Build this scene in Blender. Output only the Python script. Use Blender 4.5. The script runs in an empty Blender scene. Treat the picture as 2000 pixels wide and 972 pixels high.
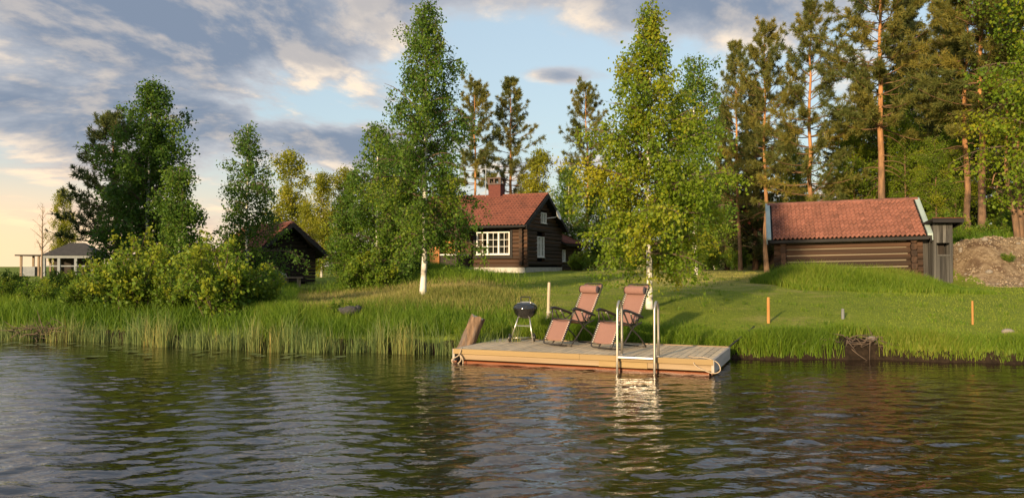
import bpy, math, random
import numpy as np
from mathutils import Vector, Matrix

R = math.radians
rng = np.random.default_rng(7)
random.seed(7)
S = bpy.context.scene
COL = S.collection

# ------------------------------------------------------------------ camera, sky, sun, exposure
CAM_H = 1.80
FPX = 1540.0                      # focal length in photo pixels (2000 wide)
cam_d = bpy.data.cameras.new('camera')
cam_d.sensor_width = 36.0
cam_d.lens = 36.0 * FPX / 2000.0
cam_d.clip_start = 0.1
cam_d.clip_end = 5000.0
cam = bpy.data.objects.new('camera', cam_d)
cam.location = (0, 0, CAM_H)
cam.rotation_euler = (R(90.0) + math.atan(34.0 / FPX), 0, 0)
COL.objects.link(cam)
S.camera = cam

SUN_EL = 11.5
SUN_AZ = -150.0                   # degrees from straight ahead (+Y), negative = left
sdir = Vector((math.sin(R(SUN_AZ)) * math.cos(R(SUN_EL)), math.cos(R(SUN_AZ)) * math.cos(R(SUN_EL)), math.sin(R(SUN_EL))))
sun_d = bpy.data.lights.new('sun', 'SUN')
sun_d.energy = 3.3
sun_d.angle = R(2.0)
sun_d.color = (1.0, 0.74, 0.43)
sun = bpy.data.objects.new('sun', sun_d)
sun.rotation_euler = (-sdir).to_track_quat('-Z', 'Y').to_euler()
sun.location = (-30, -20, 30)
COL.objects.link(sun)

S.view_settings.view_transform = 'Standard'
S.view_settings.look = 'None'
S.view_settings.gamma = 1.0
S.view_settings.exposure = 1.2
S.cycles.max_bounces = 6
S.cycles.transparent_max_bounces = 6
S.cycles.sample_clamp_indirect = 4.0

W = bpy.data.worlds.new('World')
S.world = W
W.use_nodes = True


class NT:
    """tiny node-tree helper"""
    def __init__(self, tree):
        self.t = tree
        tree.nodes.clear()
    def n(self, typ, **kw):
        nd = self.t.nodes.new(typ)
        for k, v in kw.items():
            setattr(nd, k, v)
        return nd
    def l(self, a, b):
        self.t.links.new(a, b)
    def put(self, sock, v):
        if hasattr(v, 'is_linked') or hasattr(v, 'links'):
            self.l(v, sock)
        else:
            sock.default_value = v
    def math(self, op, a, b=0.0, c=None, clamp=False):
        nd = self.n('ShaderNodeMath', operation=op)
        nd.use_clamp = clamp
        self.put(nd.inputs[0], a)
        self.put(nd.inputs[1], b)
        if c is not None:
            self.put(nd.inputs[2], c)
        return nd.outputs[0]
    def mix(self, f, a, b, blend='MIX'):
        nd = self.n('ShaderNodeMix', data_type='RGBA', blend_type=blend)
        self.put(nd.inputs[0], f)
        for s, v in ((nd.inputs[6], a), (nd.inputs[7], b)):
            if isinstance(v, tuple):
                s.default_value = (*v[:3], 1.0)
            else:
                self.l(v, s)
        return nd.outputs[2]
    def noise(self, vec, scale, detail=3.0, rough=0.5, w=None, dist=0.0):
        nd = self.n('ShaderNodeTexNoise')
        if w is not None:
            nd.noise_dimensions = '4D'
            nd.inputs['W'].default_value = w
        self.put(nd.inputs['Scale'], scale)
        nd.inputs['Detail'].default_value = detail
        nd.inputs['Roughness'].default_value = rough
        nd.inputs['Distortion'].default_value = dist
        if vec is not None:
            self.l(vec, nd.inputs['Vector'])
        return nd.outputs[0]
    def rng(self, v, a, b, c=0.0, d=1.0, smooth=False):
        nd = self.n('ShaderNodeMapRange')
        nd.interpolation_type = 'SMOOTHSTEP' if smooth else 'LINEAR'
        nd.clamp = True
        self.put(nd.inputs[0], v)
        for i, x in enumerate((a, b, c, d)):
            nd.inputs[i + 1].default_value = x
        return nd.outputs[0]
    def mapping(self, vec, loc=(0, 0, 0), scale=(1, 1, 1), rot=(0, 0, 0)):
        nd = self.n('ShaderNodeMapping')
        self.l(vec, nd.inputs[0])
        nd.inputs[1].default_value = loc
        nd.inputs[2].default_value = rot
        nd.inputs[3].default_value = scale
        return nd.outputs[0]


def build_world():
    k = NT(W.node_tree)
    out = k.n('ShaderNodeOutputWorld')
    bg = k.n('ShaderNodeBackground')
    bg.inputs[1].default_value = 0.12
    sky = k.n('ShaderNodeTexSky')
    sky.sky_type = 'NISHITA'
    sky.sun_disc = False
    sky.sun_elevation = R(SUN_EL)
    sky.sun_rotation = R(SUN_AZ)
    sky.air_density = 1.3
    sky.dust_density = 1.2
    sky.ozone_density = 1.6
    tc = k.n('ShaderNodeTexCoord')
    sep = k.n('ShaderNodeSeparateXYZ')
    k.l(tc.outputs['Generated'], sep.inputs[0])
    x, y, z = sep.outputs
    zz = k.math('ADD', k.math('MAXIMUM', z, 0.0), 0.20)
    px = k.math('DIVIDE', x, zz)
    py = k.math('DIVIDE', y, zz)
    cb = k.n('ShaderNodeCombineXYZ')
    k.l(px, cb.inputs[0]); k.l(py, cb.inputs[1])
    p = cb.outputs[0]

    def dens(off):
        q = k.mapping(p, loc=(off[0] + CLOUD[0], off[1] + CLOUD[1], CLOUD[2]))
        return k.noise(q, 0.95, 9.0, 0.60, dist=0.3)

    az = k.math('ARCTAN2', x, y)
    el = k.math('ARCSINE', k.math('MAXIMUM', k.math('MINIMUM', z, 1.0), -1.0))

    def lobe(a0, e0, wa, we):
        u = k.math('DIVIDE', k.math('SUBTRACT', az, R(a0)), R(wa))
        v = k.math('DIVIDE', k.math('SUBTRACT', el, R(e0)), R(we))
        return k.math('POWER', 2.718, k.math('MULTIPLY', k.math('ADD', k.math('MULTIPLY', u, u), k.math('MULTIPLY', v, v)), -1.0))
    # large cloud banks of this evening sky: (bearing, elevation, width, height, amount)
    bias = -0.045
    for a0, e0, wa, we, amt in BANKS:
        bias = k.math('ADD', k.math('MULTIPLY', lobe(a0, e0, wa, we), amt), bias)
    d0 = k.math('ADD', dens((0, 0)), bias)
    dn = k.math('ADD', dens((-0.09, 0.03)), bias)
    mask = k.rng(d0, 0.465, 0.56, 0.0, 1.0, True)
    thick = k.rng(d0, 0.50, 0.66, 0.0, 1.0, True)
    lit = k.rng(k.math('SUBTRACT', d0, dn), -0.02, 0.07, 0.0, 1.0, True)
    grey = (0.78, 0.98, 1.36)
    pale = (4.2, 3.4, 2.55)
    rose = (2.15, 2.15, 2.25)
    ccol = k.mix(thick, rose, grey)
    ccol = k.mix(k.math('MULTIPLY', lit, k.rng(thick, 0.3, 1.0, 0.95, 0.35)), ccol, pale)
    base = k.mix(0.7, sky.outputs[0], (1.72, 2.08, 2.5))
    # warm evening glow low in the sky towards the sun's side
    warm = k.math('MULTIPLY', k.rng(el, 0.01, 0.15, 1.0, 0.0, True), k.rng(az, R(-45), R(2), 1.0, 0.06, True))
    col = k.mix(k.math('MULTIPLY', mask, 0.92), base, ccol)
    col = k.mix(k.math('MULTIPLY', warm, 0.85), col, (5.4, 3.5, 1.75))
    k.l(col, bg.inputs[0])
    k.l(bg.outputs[0], out.inputs[0])


BANKS = ((-25, 17.2, 13, 4.8, 0.40), (-11.5, 8.6, 6.5, 1.3, 0.22), (-31, 9.5, 9, 2.6, 0.17), (15.5, 18.0, 8, 4.2, 0.24), (3.6, 13.6, 3.2, .8, 0.20), (-3, 14, 8, 3, -0.10), (-2, 20.5, 9, 2.0, 0.18), (-9.5, 11.5, 2.0, 1.2, 0.13), (28, 17, 6, 4, 0.12), (0, 35, 60, 12, 0.10))
CLOUD = (0.0, 0.0, 0.0)
build_world()


# ------------------------------------------------------------------ placing helpers
def at(px, d):
    """world x of something seen at photo column px, standing d metres ahead"""
    return (px - 1000.0) / FPX * d


def zat(py, d):
    return CAM_H + (520.0 - py) / FPX * d


def sstep(a, b, v):
    t = np.clip((np.asarray(v, float) - a) / (b - a), 0, 1)
    return t * t * (3 - 2 * t)


SH_X = np.array([-120, -40, -20, -12.7, -9.7, -6.07, -3.75, -1.57, -0.3, 0.5, 2.1, 4.3, 6.9, 9.5, 20, 60, 140])
SH_Y = np.array([40, 27, 21.6, 20.1, 19.3, 17.6, 17.1, 16.8, 16.75, 16.75, 16.15, 15.40, 15.2, 14.65, 13.6, 13, 12])
_ph = rng.uniform(0, 6.28, 24)


def shore(x):
    x = np.asarray(x, float)
    return np.interp(x, SH_X, SH_Y) + 0.10 * np.sin(x * 1.9 + 1) + 0.06 * np.sin(x * 4.3 + 2)


def wob(x, y, s=1.0):
    """cheap smooth noise about -1..1"""
    v = 0
    for i in range(6):
        a = _ph[i]
        f = s * (0.5 + 0.37 * i)
        v = v + np.sin((x * math.cos(a * 7) + y * math.sin(a * 7)) * f + a * 3) / (1 + 0.5 * i)
    return v / 2.2


def ground(x, y):
    x = np.asarray(x, float); y = np.asarray(y, float)
    t = y - shore(x)
    h = np.interp(t, [-8, -1, 0, 0.10, 0.3, 1, 3, 6, 10, 14, 25, 45, 200, 900],
                  [-1.6, -.5, -.06, .20, .31, .45, .75, .97, 1.12, 1.24, 1.52, 1.6, 1.5, 1.4])
    az = x / np.maximum(y, 1)
    f = 1 - 0.34 * sstep(-0.10, -0.26, az) * sstep(1, 6, t)
    h = np.where(t > 0, h * f, h)
    hill = sstep(25.2, 28.6, y) * sstep(14.9, 16.6, x) * (1.45 + 0.045 * np.clip(y - 28.5, 0, 40))
    hill = hill * (1 + 0.10 * wob(x, y, 2.2))
    h = h + hill
    h = h + sstep(24.8, 26, y) * (1 - sstep(28.8, 30, y)) * sstep(15, 15.6, x) * (.07 * wob(x * 3, y * 3, 2.3) + .05 * wob(x * 7 + 3, y * 6, 1.9))
    # grassy hump in front of the house, low rise in front of the barn
    h = h + 0.38 * np.exp(-(((x + 3.6) / 1.9) ** 2 + ((y - 31) / 2.2) ** 2))
    h = h + np.where(t > 0.3, 0.025 * wob(x, y, 2.5) + 0.03 * wob(x + 9, y, 0.8), 0)
    return h


def gz(x, y):
    return float(ground(x, y))


# ------------------------------------------------------------------ mesh helpers
def mesh_np(name, V, F, mat=None, tint=None, smooth=False):
    """V (n,3); F list of (m,k) int arrays; tint per vertex"""
    me = bpy.data.meshes.new(name)
    V = np.asarray(V, np.float32)
    if not isinstance(F, list):
        F = [F]
    F = [np.asarray(f, np.int32) for f in F if len(f)]
    loops = np.concatenate([f.ravel() for f in F])
    tot = np.concatenate([np.full(len(f), f.shape[1], np.int32) for f in F])
    st = np.concatenate([[0], np.cumsum(tot)[:-1]]).astype(np.int32)
    me.vertices.add(len(V)); me.vertices.foreach_set('co', V.ravel())
    me.loops.add(len(loops)); me.loops.foreach_set('vertex_index', loops)
    me.polygons.add(len(tot))
    me.polygons.foreach_set('loop_start', st)
    me.polygons.foreach_set('loop_total', tot)
    if smooth:
        me.polygons.foreach_set('use_smooth', np.ones(len(tot), bool))
    if tint is not None:
        a = me.attributes.new('tint', 'FLOAT', 'POINT')
        a.data.foreach_set('value', np.asarray(tint, np.float32))
    me.update(calc_edges=True)
    if mat:
        me.materials.append(mat)
    return me


class MB:
    """collects boxes, tubes, lathes ... into one mesh"""
    def __init__(self):
        self.v = []; self.f = []
    def add(self, vs, fs):
        o = len(self.v)
        self.v += [tuple(p) for p in vs]
        self.f += [tuple(i + o for i in f) for f in fs]
        return self
    def box(self, x0, x1, y0, y1, z0, z1):
        vs = [(x0, y0, z0), (x1, y0, z0), (x1, y1, z0), (x0, y1, z0), (x0, y0, z1), (x1, y0, z1), (x1, y1, z1), (x0, y1, z1)]
        return self.add(vs, [(0, 3, 2, 1), (4, 5, 6, 7), (0, 1, 5, 4), (1, 2, 6, 5), (2, 3, 7, 6), (3, 0, 4, 7)])
    def cbox(self, x0, x1, y0, y1, z0, z1, b=0.006):
        """box with its long edges chamfered (along x)"""
        pr = [(y0 + b, z0), (y1 - b, z0), (y1, z0 + b), (y1, z1 - b), (y1 - b, z1), (y0 + b, z1), (y0, z1 - b), (y0, z0 + b)]
        vs = [(x0, a, c) for a, c in pr] + [(x1, a, c) for a, c in pr]
        n = 8
        fs = [(i, (i + 1) % n, n + (i + 1) % n, n + i) for i in range(n)] + [tuple(range(n - 1, -1, -1)), tuple(range(n, 2 * n))]
        return self.add(vs, fs)
    def prism(self, poly, axis, a, b):
        """poly: 2d points; axis 'x': (y,z) extruded x a..b ; 'y': (x,z) ; 'z': (x,y)"""
        n = len(poly)
        def m(p, t):
            return {'x': (t, p[0], p[1]), 'y': (p[0], t, p[1]), 'z': (p[0], p[1], t)}[axis]
        vs = [m(p, a) for p in poly] + [m(p, b) for p in poly]
        fs = [(i, (i + 1) % n, n + (i + 1) % n, n + i) for i in range(n)] + [tuple(range(n - 1, -1, -1)), tuple(range(n, 2 * n))]
        return self.add(vs, fs)
    def tube(self, pts, r, sides=8, cap=True):
        pts = [Vector(p) for p in pts]
        n = len(pts)
        rs = r if isinstance(r, (list, tuple)) else [r] * n
        vs = []; up = None
        for i, p in enumerate(pts):
            a = pts[max(i - 1, 0)]; b = pts[min(i + 1, n - 1)]
            t = (b - a).normalized()
            if up is None:
                up = t.cross(Vector((0, 0, 1)) if abs(t.z) < 0.9 else Vector((1, 0, 0))).normalized()
            u = (up - t * up.dot(t)).normalized(); up = u
            w = t.cross(u)
            for s in range(sides):
                g = 2 * math.pi * s / sides
                vs.append(p + (u * math.cos(g) + w * math.sin(g)) * rs[i])
        fs = []
        for i in range(n - 1):
            for s in range(sides):
                q = (s + 1) % sides
                fs.append((i * sides + s, i * sides + q, (i + 1) * sides + q, (i + 1) * sides + s))
        if cap:
            fs += [tuple(range(sides - 1, -1, -1)), tuple(range((n - 1) * sides, n * sides))]
        return self.add(vs, fs)
    def lathe(self, prof, seg=24, c=(0, 0, 0)):
        vs = []
        for r_, z_ in prof:
            for s in range(seg):
                g = 2 * math.pi * s / seg
                vs.append((c[0] + r_ * math.cos(g), c[1] + r_ * math.sin(g), c[2] + z_))
        fs = []
        for i in range(len(prof) - 1):
            for s in range(seg):
                q = (s + 1) % seg
                fs.append((i * seg + s, i * seg + q, (i + 1) * seg + q, (i + 1) * seg + s))
        return self.add(vs, fs)
    def mesh(self, name, mat, smooth=False):
        me = bpy.data.meshes.new(name)
        me.from_pydata(self.v, [], self.f)
        if smooth:
            me.polygons.foreach_set('use_smooth', np.ones(len(me.polygons), bool))
        me.materials.append(mat)
        me.update()
        return me
    def build(self, name, mat, parent=None, smooth=False):
        return link(name, self.mesh(name, mat, smooth), parent)


def link(name, me, parent=None, loc=None):
    o = bpy.data.objects.new(name, me)
    COL.objects.link(o)
    if parent is not None:
        o.parent = parent
    if loc is not None:
        o.location = loc
    return o


def tag(o, label=None, cat=None, group=None, kind=None):
    if label: o['label'] = label
    if cat: o['category'] = cat
    if group: o['group'] = group
    if kind: o['kind'] = kind
    return o


def empty(name, loc, rz=0.0, label=None, cat=None, group=None):
    o = bpy.data.objects.new(name, None)
    o.empty_display_size = 0.2
    COL.objects.link(o)
    o.location = loc
    o.rotation_euler = (0, 0, rz)
    return tag(o, label, cat, group)


def smoothpath(pts, n=6):
    """Catmull-Rom through pts"""
    P = [Vector(p) for p in pts]
    P = [P[0] * 2 - P[1]] + P + [P[-1] * 2 - P[-2]]
    out = []
    for i in range(1, len(P) - 2):
        for j in range(n):
            t = j / n
            a, b, c, d = P[i - 1], P[i], P[i + 1], P[i + 2]
            out.append(0.5 * ((2 * b) + (c - a) * t + (2 * a - 5 * b + 4 * c - d) * t * t + (-a + 3 * b - 3 * c + d) * t ** 3))
    out.append(P[-2])
    return out


# ------------------------------------------------------------------ materials
def mat(name, c1, c2=None, scale=4.0, stretch=(1, 1, 1), rough=0.7, bump=0.0, bscale=None, metal=0.0, c3=None, spec=0.3, vary=0.0, detail=4.0, coat=0.0):
    m = bpy.data.materials.new(name)
    m.use_nodes = True
    k = NT(m.node_tree)
    out = k.n('ShaderNodeOutputMaterial')
    b = k.n('ShaderNodeBsdfPrincipled')
    k.l(b.outputs[0], out.inputs[0])
    b.inputs['Roughness'].default_value = rough
    b.inputs['Metallic'].default_value = metal
    b.inputs['Specular IOR Level'].default_value = spec
    b.inputs['Coat Weight'].default_value = coat
    tc = k.n('ShaderNodeTexCoord')
    oi = k.n('ShaderNodeObjectInfo')
    vec = tc.outputs['Object']
    add = k.n('ShaderNodeVectorMath', operation='ADD')
    k.l(vec, add.inputs[0])
    sc = k.n('ShaderNodeVectorMath', operation='SCALE')
    cbn = k.n('ShaderNodeCombineXYZ')
    for i in range(3):
        k.l(oi.outputs['Random'], cbn.inputs[i])
    k.l(cbn.outputs[0], sc.inputs[0]); sc.inputs['Scale'].default_value = 37.0
    k.l(sc.outputs[0], add.inputs[1])
    q = k.mapping(add.outputs[0], scale=stretch)
    if c2 is None:
        c2 = tuple(min(1, v * 1.25) for v in c1)
    n1 = k.noise(q, scale, detail, 0.6)
    col = k.mix(k.rng(n1, 0.32, 0.68), c1, c2)
    if c3 is not None:
        n2 = k.noise(q, scale * 0.35, 3.0, 0.6)
        col = k.mix(k.rng(n2, 0.48, 0.68), col, c3)
    if vary:
        hs = k.n('ShaderNodeHueSaturation')
        k.l(col, hs.inputs['Color'])
        k.l(k.rng(oi.outputs['Random'], 0, 1, 1 - vary, 1 + vary), hs.inputs['Value'])
        col = hs.outputs[0]
    k.l(col, b.inputs['Base Color'])
    if bump:
        bm = k.n('ShaderNodeBump')
        bm.inputs['Strength'].default_value = bump
        bm.inputs['Distance'].default_value = 0.02
        k.l(k.noise(q, bscale or scale * 2.5, 5.0, 0.65), bm.inputs['Height'])
        k.l(bm.outputs[0], b.inputs['Normal'])
    return m


def leafmat(name, dark, mid, light, trans=0.4, rough=0.55):
    m = bpy.data.materials.new(name)
    m.use_nodes = True
    k = NT(m.node_tree)
    out = k.n('ShaderNodeOutputMaterial')
    at_ = k.n('ShaderNodeAttribute'); at_.attribute_name = 'tint'
    t = at_.outputs['Fac']
    col = k.mix(k.rng(t, 0.0, 0.55), dark, mid)
    col = k.mix(k.rng(t, 0.55, 1.0), col, light)
    b = k.n('ShaderNodeBsdfPrincipled')
    k.l(col, b.inputs['Base Color'])
    b.inputs['Roughness'].default_value = rough
    b.inputs['Specular IOR Level'].default_value = 0.25
    tr = k.n('ShaderNodeBsdfTranslucent')
    hs = k.n('ShaderNodeHueSaturation')
    hs.inputs['Value'].default_value = 1.6
    hs.inputs['Hue'].default_value = 0.485
    k.l(col, hs.inputs['Color']); k.l(hs.outputs[0], tr.inputs['Color'])
    mx = k.n('ShaderNodeMixShader'); mx.inputs[0].default_value = trans
    k.l(b.outputs[0], mx.inputs[1]); k.l(tr.outputs[0], mx.inputs[2])
    k.l(mx.outputs[0], out.inputs[0])
    return m


M = {}
M['birch_leaf'] = leafmat('birch_leaf', (.042, .100, .014), (.100, .180, .018), (.22, .26, .022))
M['birch_leaf_light'] = leafmat('birch_leaf_light', (.075, .145, .012), (.155, .225, .014), (.31, .30, .016))
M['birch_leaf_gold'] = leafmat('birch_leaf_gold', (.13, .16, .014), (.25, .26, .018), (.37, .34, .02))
M['pine_needle'] = leafmat('pine_needle', (.055, .082, .028), (.125, .145, .036), (.30, .245, .044), 0.38)
M['spruce_needle'] = leafmat('spruce_needle', (.034, .052, .018), (.09, .10, .026), (.18, .16, .036), 0.25)
M['bush_leaf'] = leafmat('bush_leaf', (.055, .12, .014), (.12, .20, .018), (.27, .29, .02))
M['grass'] = leafmat('grass', (.062, .135, .012), (.145, .225, .017), (.27, .27, .05), 0.45)
M['meadow'] = leafmat('meadow', (.085, .145, .02), (.21, .215, .05), (.42, .35, .15), 0.4)
M['lawn'] = leafmat('lawn', (.13, .19, .016), (.235, .285, .026), (.44, .39, .12), 0.3)
M['reed'] = leafmat('reed', (.10, .165, .055), (.21, .25, .075), (.46, .33, .10), 0.4)
M['birch_bark'] = mat('birch_bark', (.62, .60, .55), (.72, .70, .66), 6, (1, 1, 3), 0.7, 0.3, c3=(.30, .27, .23))
M['twig'] = mat('twig', (.085, .060, .042), (.13, .095, .07), 8, rough=.85)
M['pine_bark'] = mat('pine_bark', (.30, .135, .055), (.42, .20, .085), 5, (1, 1, .5), 0.85, 0.6, c3=(.17, .095, .055))
M['pine_limb'] = mat('pine_limb', (.14, .085, .05), (.22, .125, .07), 5, rough=.9)
M['pine_bark_low'] = mat('pine_bark_low', (.15, .088, .055), (.24, .135, .08), 5, (1, 1, .35), 0.9, 0.8, c3=(.10, .065, .045))
M['dead_wood'] = mat('dead_wood', (.20, .15, .11), (.28, .21, .15), 6, (1, 1, .4), 0.9, .4)
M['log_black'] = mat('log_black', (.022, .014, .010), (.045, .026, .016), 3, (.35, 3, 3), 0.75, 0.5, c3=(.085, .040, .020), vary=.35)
M['log_shaded'] = mat('log_shaded', (.010, .008, .007), (.022, .015, .011), 3, (.35, 3, 3), 0.8, 0.5, c3=(.034, .022, .015), vary=.3)  # black logs darkened further: birch shade on the hut put into the colour
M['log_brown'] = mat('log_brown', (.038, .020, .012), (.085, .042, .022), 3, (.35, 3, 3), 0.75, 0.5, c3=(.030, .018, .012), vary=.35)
M['log_barn'] = mat('log_barn', (.040, .022, .014), (.085, .046, .028), 3, (.35, 3, 3), 0.85, 0.6, c3=(.028, .018, .013), vary=.3)
M['log_strip'] = mat('log_strip', (.165, .14, .10), (.27, .235, .17), 3, (.3, 3, 3), 0.9, 0.4, c3=(.13, .12, .085))
M['tar'] = mat('tar', (.012, .011, .012), (.022, .020, .020), 4, (.3, 3, 3), 0.7, 0.3)
M['tar_board'] = mat('tar_board', (.020, .016, .014), (.036, .028, .023), 4, (3, 3, .3), 0.75, 0.4, vary=.3)
M['tile'] = mat('tile', (.185, .078, .058), (.235, .100, .075), 5, rough=.85, bump=.12, c3=(.14, .062, .046), vary=.14)
M['tile_dark'] = mat('tile_dark', (.145, .050, .034), (.19, .068, .047), 5, rough=.8, bump=.3, c3=(.105, .040, .029), vary=.12)
M['verge_metal'] = mat('verge_metal', (.27, .34, .33), (.34, .42, .40), 2, rough=.5)
M['white_paint'] = mat('white_paint', (.62, .62, .60), (.70, .70, .68), 4, rough=.5)
M['old_white'] = mat('old_white', (.17, .19, .21), (.23, .25, .27), 4, rough=.6)
M['concrete'] = mat('concrete', (.38, .36, .33), (.52, .50, .46), 4, rough=.9, bump=.3)
M['brick_red'] = mat('brick_red', (.095, .030, .025), (.14, .046, .036), 9, rough=.85, bump=.3)
M['brick_cap'] = mat('brick_cap', (.08, .06, .055), (.12, .09, .08), 6, rough=.9)
M['grey_board'] = mat('grey_board', (.050, .049, .048), (.12, .116, .11), 3, (4, 4, .3), 0.9, 0.5, c3=(.028, .026, .024), vary=.3)
M['door_wood'] = mat('door_wood', (.50, .20, .06), (.62, .28, .09), 3, (3, 3, .4), 0.6, .2)
M['deck_top'] = mat('deck_top', (.52, .41, .265), (.62, .49, .33), 3, (8, .5, 3), 0.75, .3, vary=.14, c3=(.34, .30, .24))
M['deck_new'] = mat('deck_new', (.27, .185, .085), (.345, .245, .115), 2.5, (.4, 4, 4), 0.7, .3, vary=.10, c3=(.25, .165, .075))
M['deck_pale'] = mat('deck_pale', (.25, .18, .11), (.34, .25, .155), 2.5, (.4, 4, 4), 0.75, .3, vary=.10, c3=(.20, .135, .08))
M['deck_grey'] = mat('deck_grey', (.30, .27, .24), (.40, .36, .32), 2.5, (.4, 4, 4), 0.8, .25, vary=.10)
M['deck_wet'] = mat('deck_wet', (.22, .065, .022), (.15, .045, .016), 2.5, (.4, 3, 3), 0.35, .2)
M['fabric'] = mat('fabric', (.215, .115, .097), (.245, .135, .112), 60, rough=.9, bump=.25, bscale=260)
M['fabric_dark'] = mat('fabric_dark', (.055, .045, .055), (.07, .06, .07), 40, rough=.9)
M['chair_metal'] = mat('chair_metal', (.035, .031, .029), (.05, .044, .04), 10, rough=.42, metal=.3, spec=.5)
M['black_plastic'] = mat('black_plastic', (.014, .013, .013), (.02, .02, .02), 10, rough=.35, spec=.5)
M['lace'] = mat('lace', (.72, .68, .62), (.8, .76, .7), 10, rough=.7)
M['enamel'] = mat('enamel', (.010, .010, .011), (.014, .014, .015), 3, rough=.12, spec=.6, coat=.6)
M['alu'] = mat('alu', (.62, .60, .57), (.70, .68, .65), 5, rough=.34, metal=.85)
M['steel'] = mat('steel', (.40, .36, .30), (.50, .46, .39), 5, (1, 1, .2), rough=.33, metal=.8)
M['rope'] = mat('rope', (.36, .28, .20), (.46, .37, .27), 30, rough=.9, bump=.4)
M['rope_grey'] = mat('rope_grey', (.36, .34, .30), (.46, .43, .38), 30, rough=.9)
M['dark_line'] = mat('dark_line', (.025, .025, .022), (.035, .034, .03), 10, rough=.8)
M['stake_orange'] = mat('stake_orange', (.36, .16, .045), (.44, .22, .07), 4, (3, 3, .5), 0.75, .2)
M['stake_grey'] = mat('stake_grey', (.13, .14, .15), (.20, .21, .22), 4, (3, 3, .5), 0.8, .2)
M['stake_weathered'] = mat('stake_weathered', (.42, .34, .25), (.52, .44, .33), 4, (3, 3, .5), 0.85, .2)
M['stump_bark'] = mat('stump_bark', (.10, .065, .042), (.26, .17, .11), 5, (3, 3, .3), 0.95, 1.0, c3=(.14, .12, .11))
M['stump_cut'] = mat('stump_cut', (.34, .29, .24), (.44, .38, .31), 6, (1, 1, 1), 0.9, .5)
M['stone'] = mat('stone', (.19, .165, .14), (.30, .27, .235), 4, rough=.9, bump=.5)
M['stone_dark'] = mat('stone_dark', (.035, .034, .038), (.065, .062, .068), 4, rough=.9, bump=.5)
M['soil'] = mat('soil', (.035, .024, .016), (.07, .048, .03), 5, rough=.95, bump=.6)
M['lily'] = mat('lily', (.09, .13, .025), (.17, .17, .04), 3, rough=.35, vary=.3)
M['grey_roof'] = mat('grey_roof', (.035, .034, .034), (.055, .052, .050), 4, rough=.85, bump=.3)
M['red_wall'] = mat('red_wall', (.28, .045, .025), (.34, .06, .035), 4, (3, 3, .3), rough=.85)
M['curtain'] = mat('curtain', (.16, .08, .05), (.34, .29, .24), 9, (3, 3, .5), rough=.9)


def glass_mat():
    m = bpy.data.materials.new('window_glass')
    m.use_nodes = True
    k = NT(m.node_tree)
    out = k.n('ShaderNodeOutputMaterial')
    fr = k.n('ShaderNodeFresnel'); fr.inputs[0].default_value = 1.5
    gl = k.n('ShaderNodeBsdfGlossy'); gl.inputs['Roughness'].default_value = 0.02
    tr = k.n('ShaderNodeBsdfTransparent'); tr.inputs[0].default_value = (.85, .87, .86, 1)
    mx = k.n('ShaderNodeMixShader')
    k.l(k.math('ADD', fr.outputs[0], 0.03), mx.inputs[0])
    k.l(tr.outputs[0], mx.inputs[1]); k.l(gl.outputs[0], mx.inputs[2])
    k.l(mx.outputs[0], out.inputs[0])
    return m


M['glass'] = glass_mat()


def terrain_mat():
    m = bpy.data.materials.new('terrain_soil_and_turf')
    m.use_nodes = True
    k = NT(m.node_tree)
    out = k.n('ShaderNodeOutputMaterial')
    b = k.n('ShaderNodeBsdfPrincipled')
    b.inputs['Roughness'].default_value = .95
    b.inputs['Specular IOR Level'].default_value = .1
    k.l(b.outputs[0], out.inputs[0])
    g = k.n('ShaderNodeNewGeometry')
    pos = g.outputs['Position']
    fine = k.noise(pos, 9.0, 5.0, .7)
    mid = k.noise(pos, 0.9, 4.0, .6)
    big = k.noise(pos, 0.28, 3.0, .5)
    green = k.mix(k.rng(fine, .3, .7), (.11, .155, .018), (.195, .235, .03))
    dry = k.mix(k.rng(fine, .3, .7), (.24, .21, .06), (.36, .31, .11))
    a_dry = k.n('ShaderNodeAttribute'); a_dry.attribute_name = 'dry'
    a_sand = k.n('ShaderNodeAttribute'); a_sand.attribute_name = 'sand'
    a_soil = k.n('ShaderNodeAttribute'); a_soil.attribute_name = 'soil'
    col = k.mix(k.rng(k.math('ADD', a_dry.outputs['Fac'], k.math('MULTIPLY', k.math('SUBTRACT', mid, .5), 1.6)), .35, .8), green, dry)
    sand = k.mix(k.rng(k.noise(pos, 6.0, 8.0, .75), .38, .62), (.125, .085, .052), (.30, .23, .15))
    sand = k.mix(k.rng(mid, .5, .62), sand, (.11, .072, .046))
    col = k.mix(k.rng(k.math('ADD', a_sand.outputs['Fac'], k.math('MULTIPLY', k.math('SUBTRACT', mid, .5), .9)), .4, .6), col, sand)
    soil = k.mix(k.rng(fine, .3, .7), (.014, .010, .007), (.040, .027, .017))
    col = k.mix(k.rng(k.math('ADD', a_soil.outputs['Fac'], k.math('MULTIPLY', k.math('SUBTRACT', mid, .5), .8)), .4, .6), col, soil)
    k.l(col, b.inputs['Base Color'])
    bm = k.n('ShaderNodeBump'); bm.inputs['Strength'].default_value = .8; bm.inputs['Distance'].default_value = .06
    k.l(fine, bm.inputs['Height']); k.l(bm.outputs[0], b.inputs['Normal'])
    return m


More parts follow.
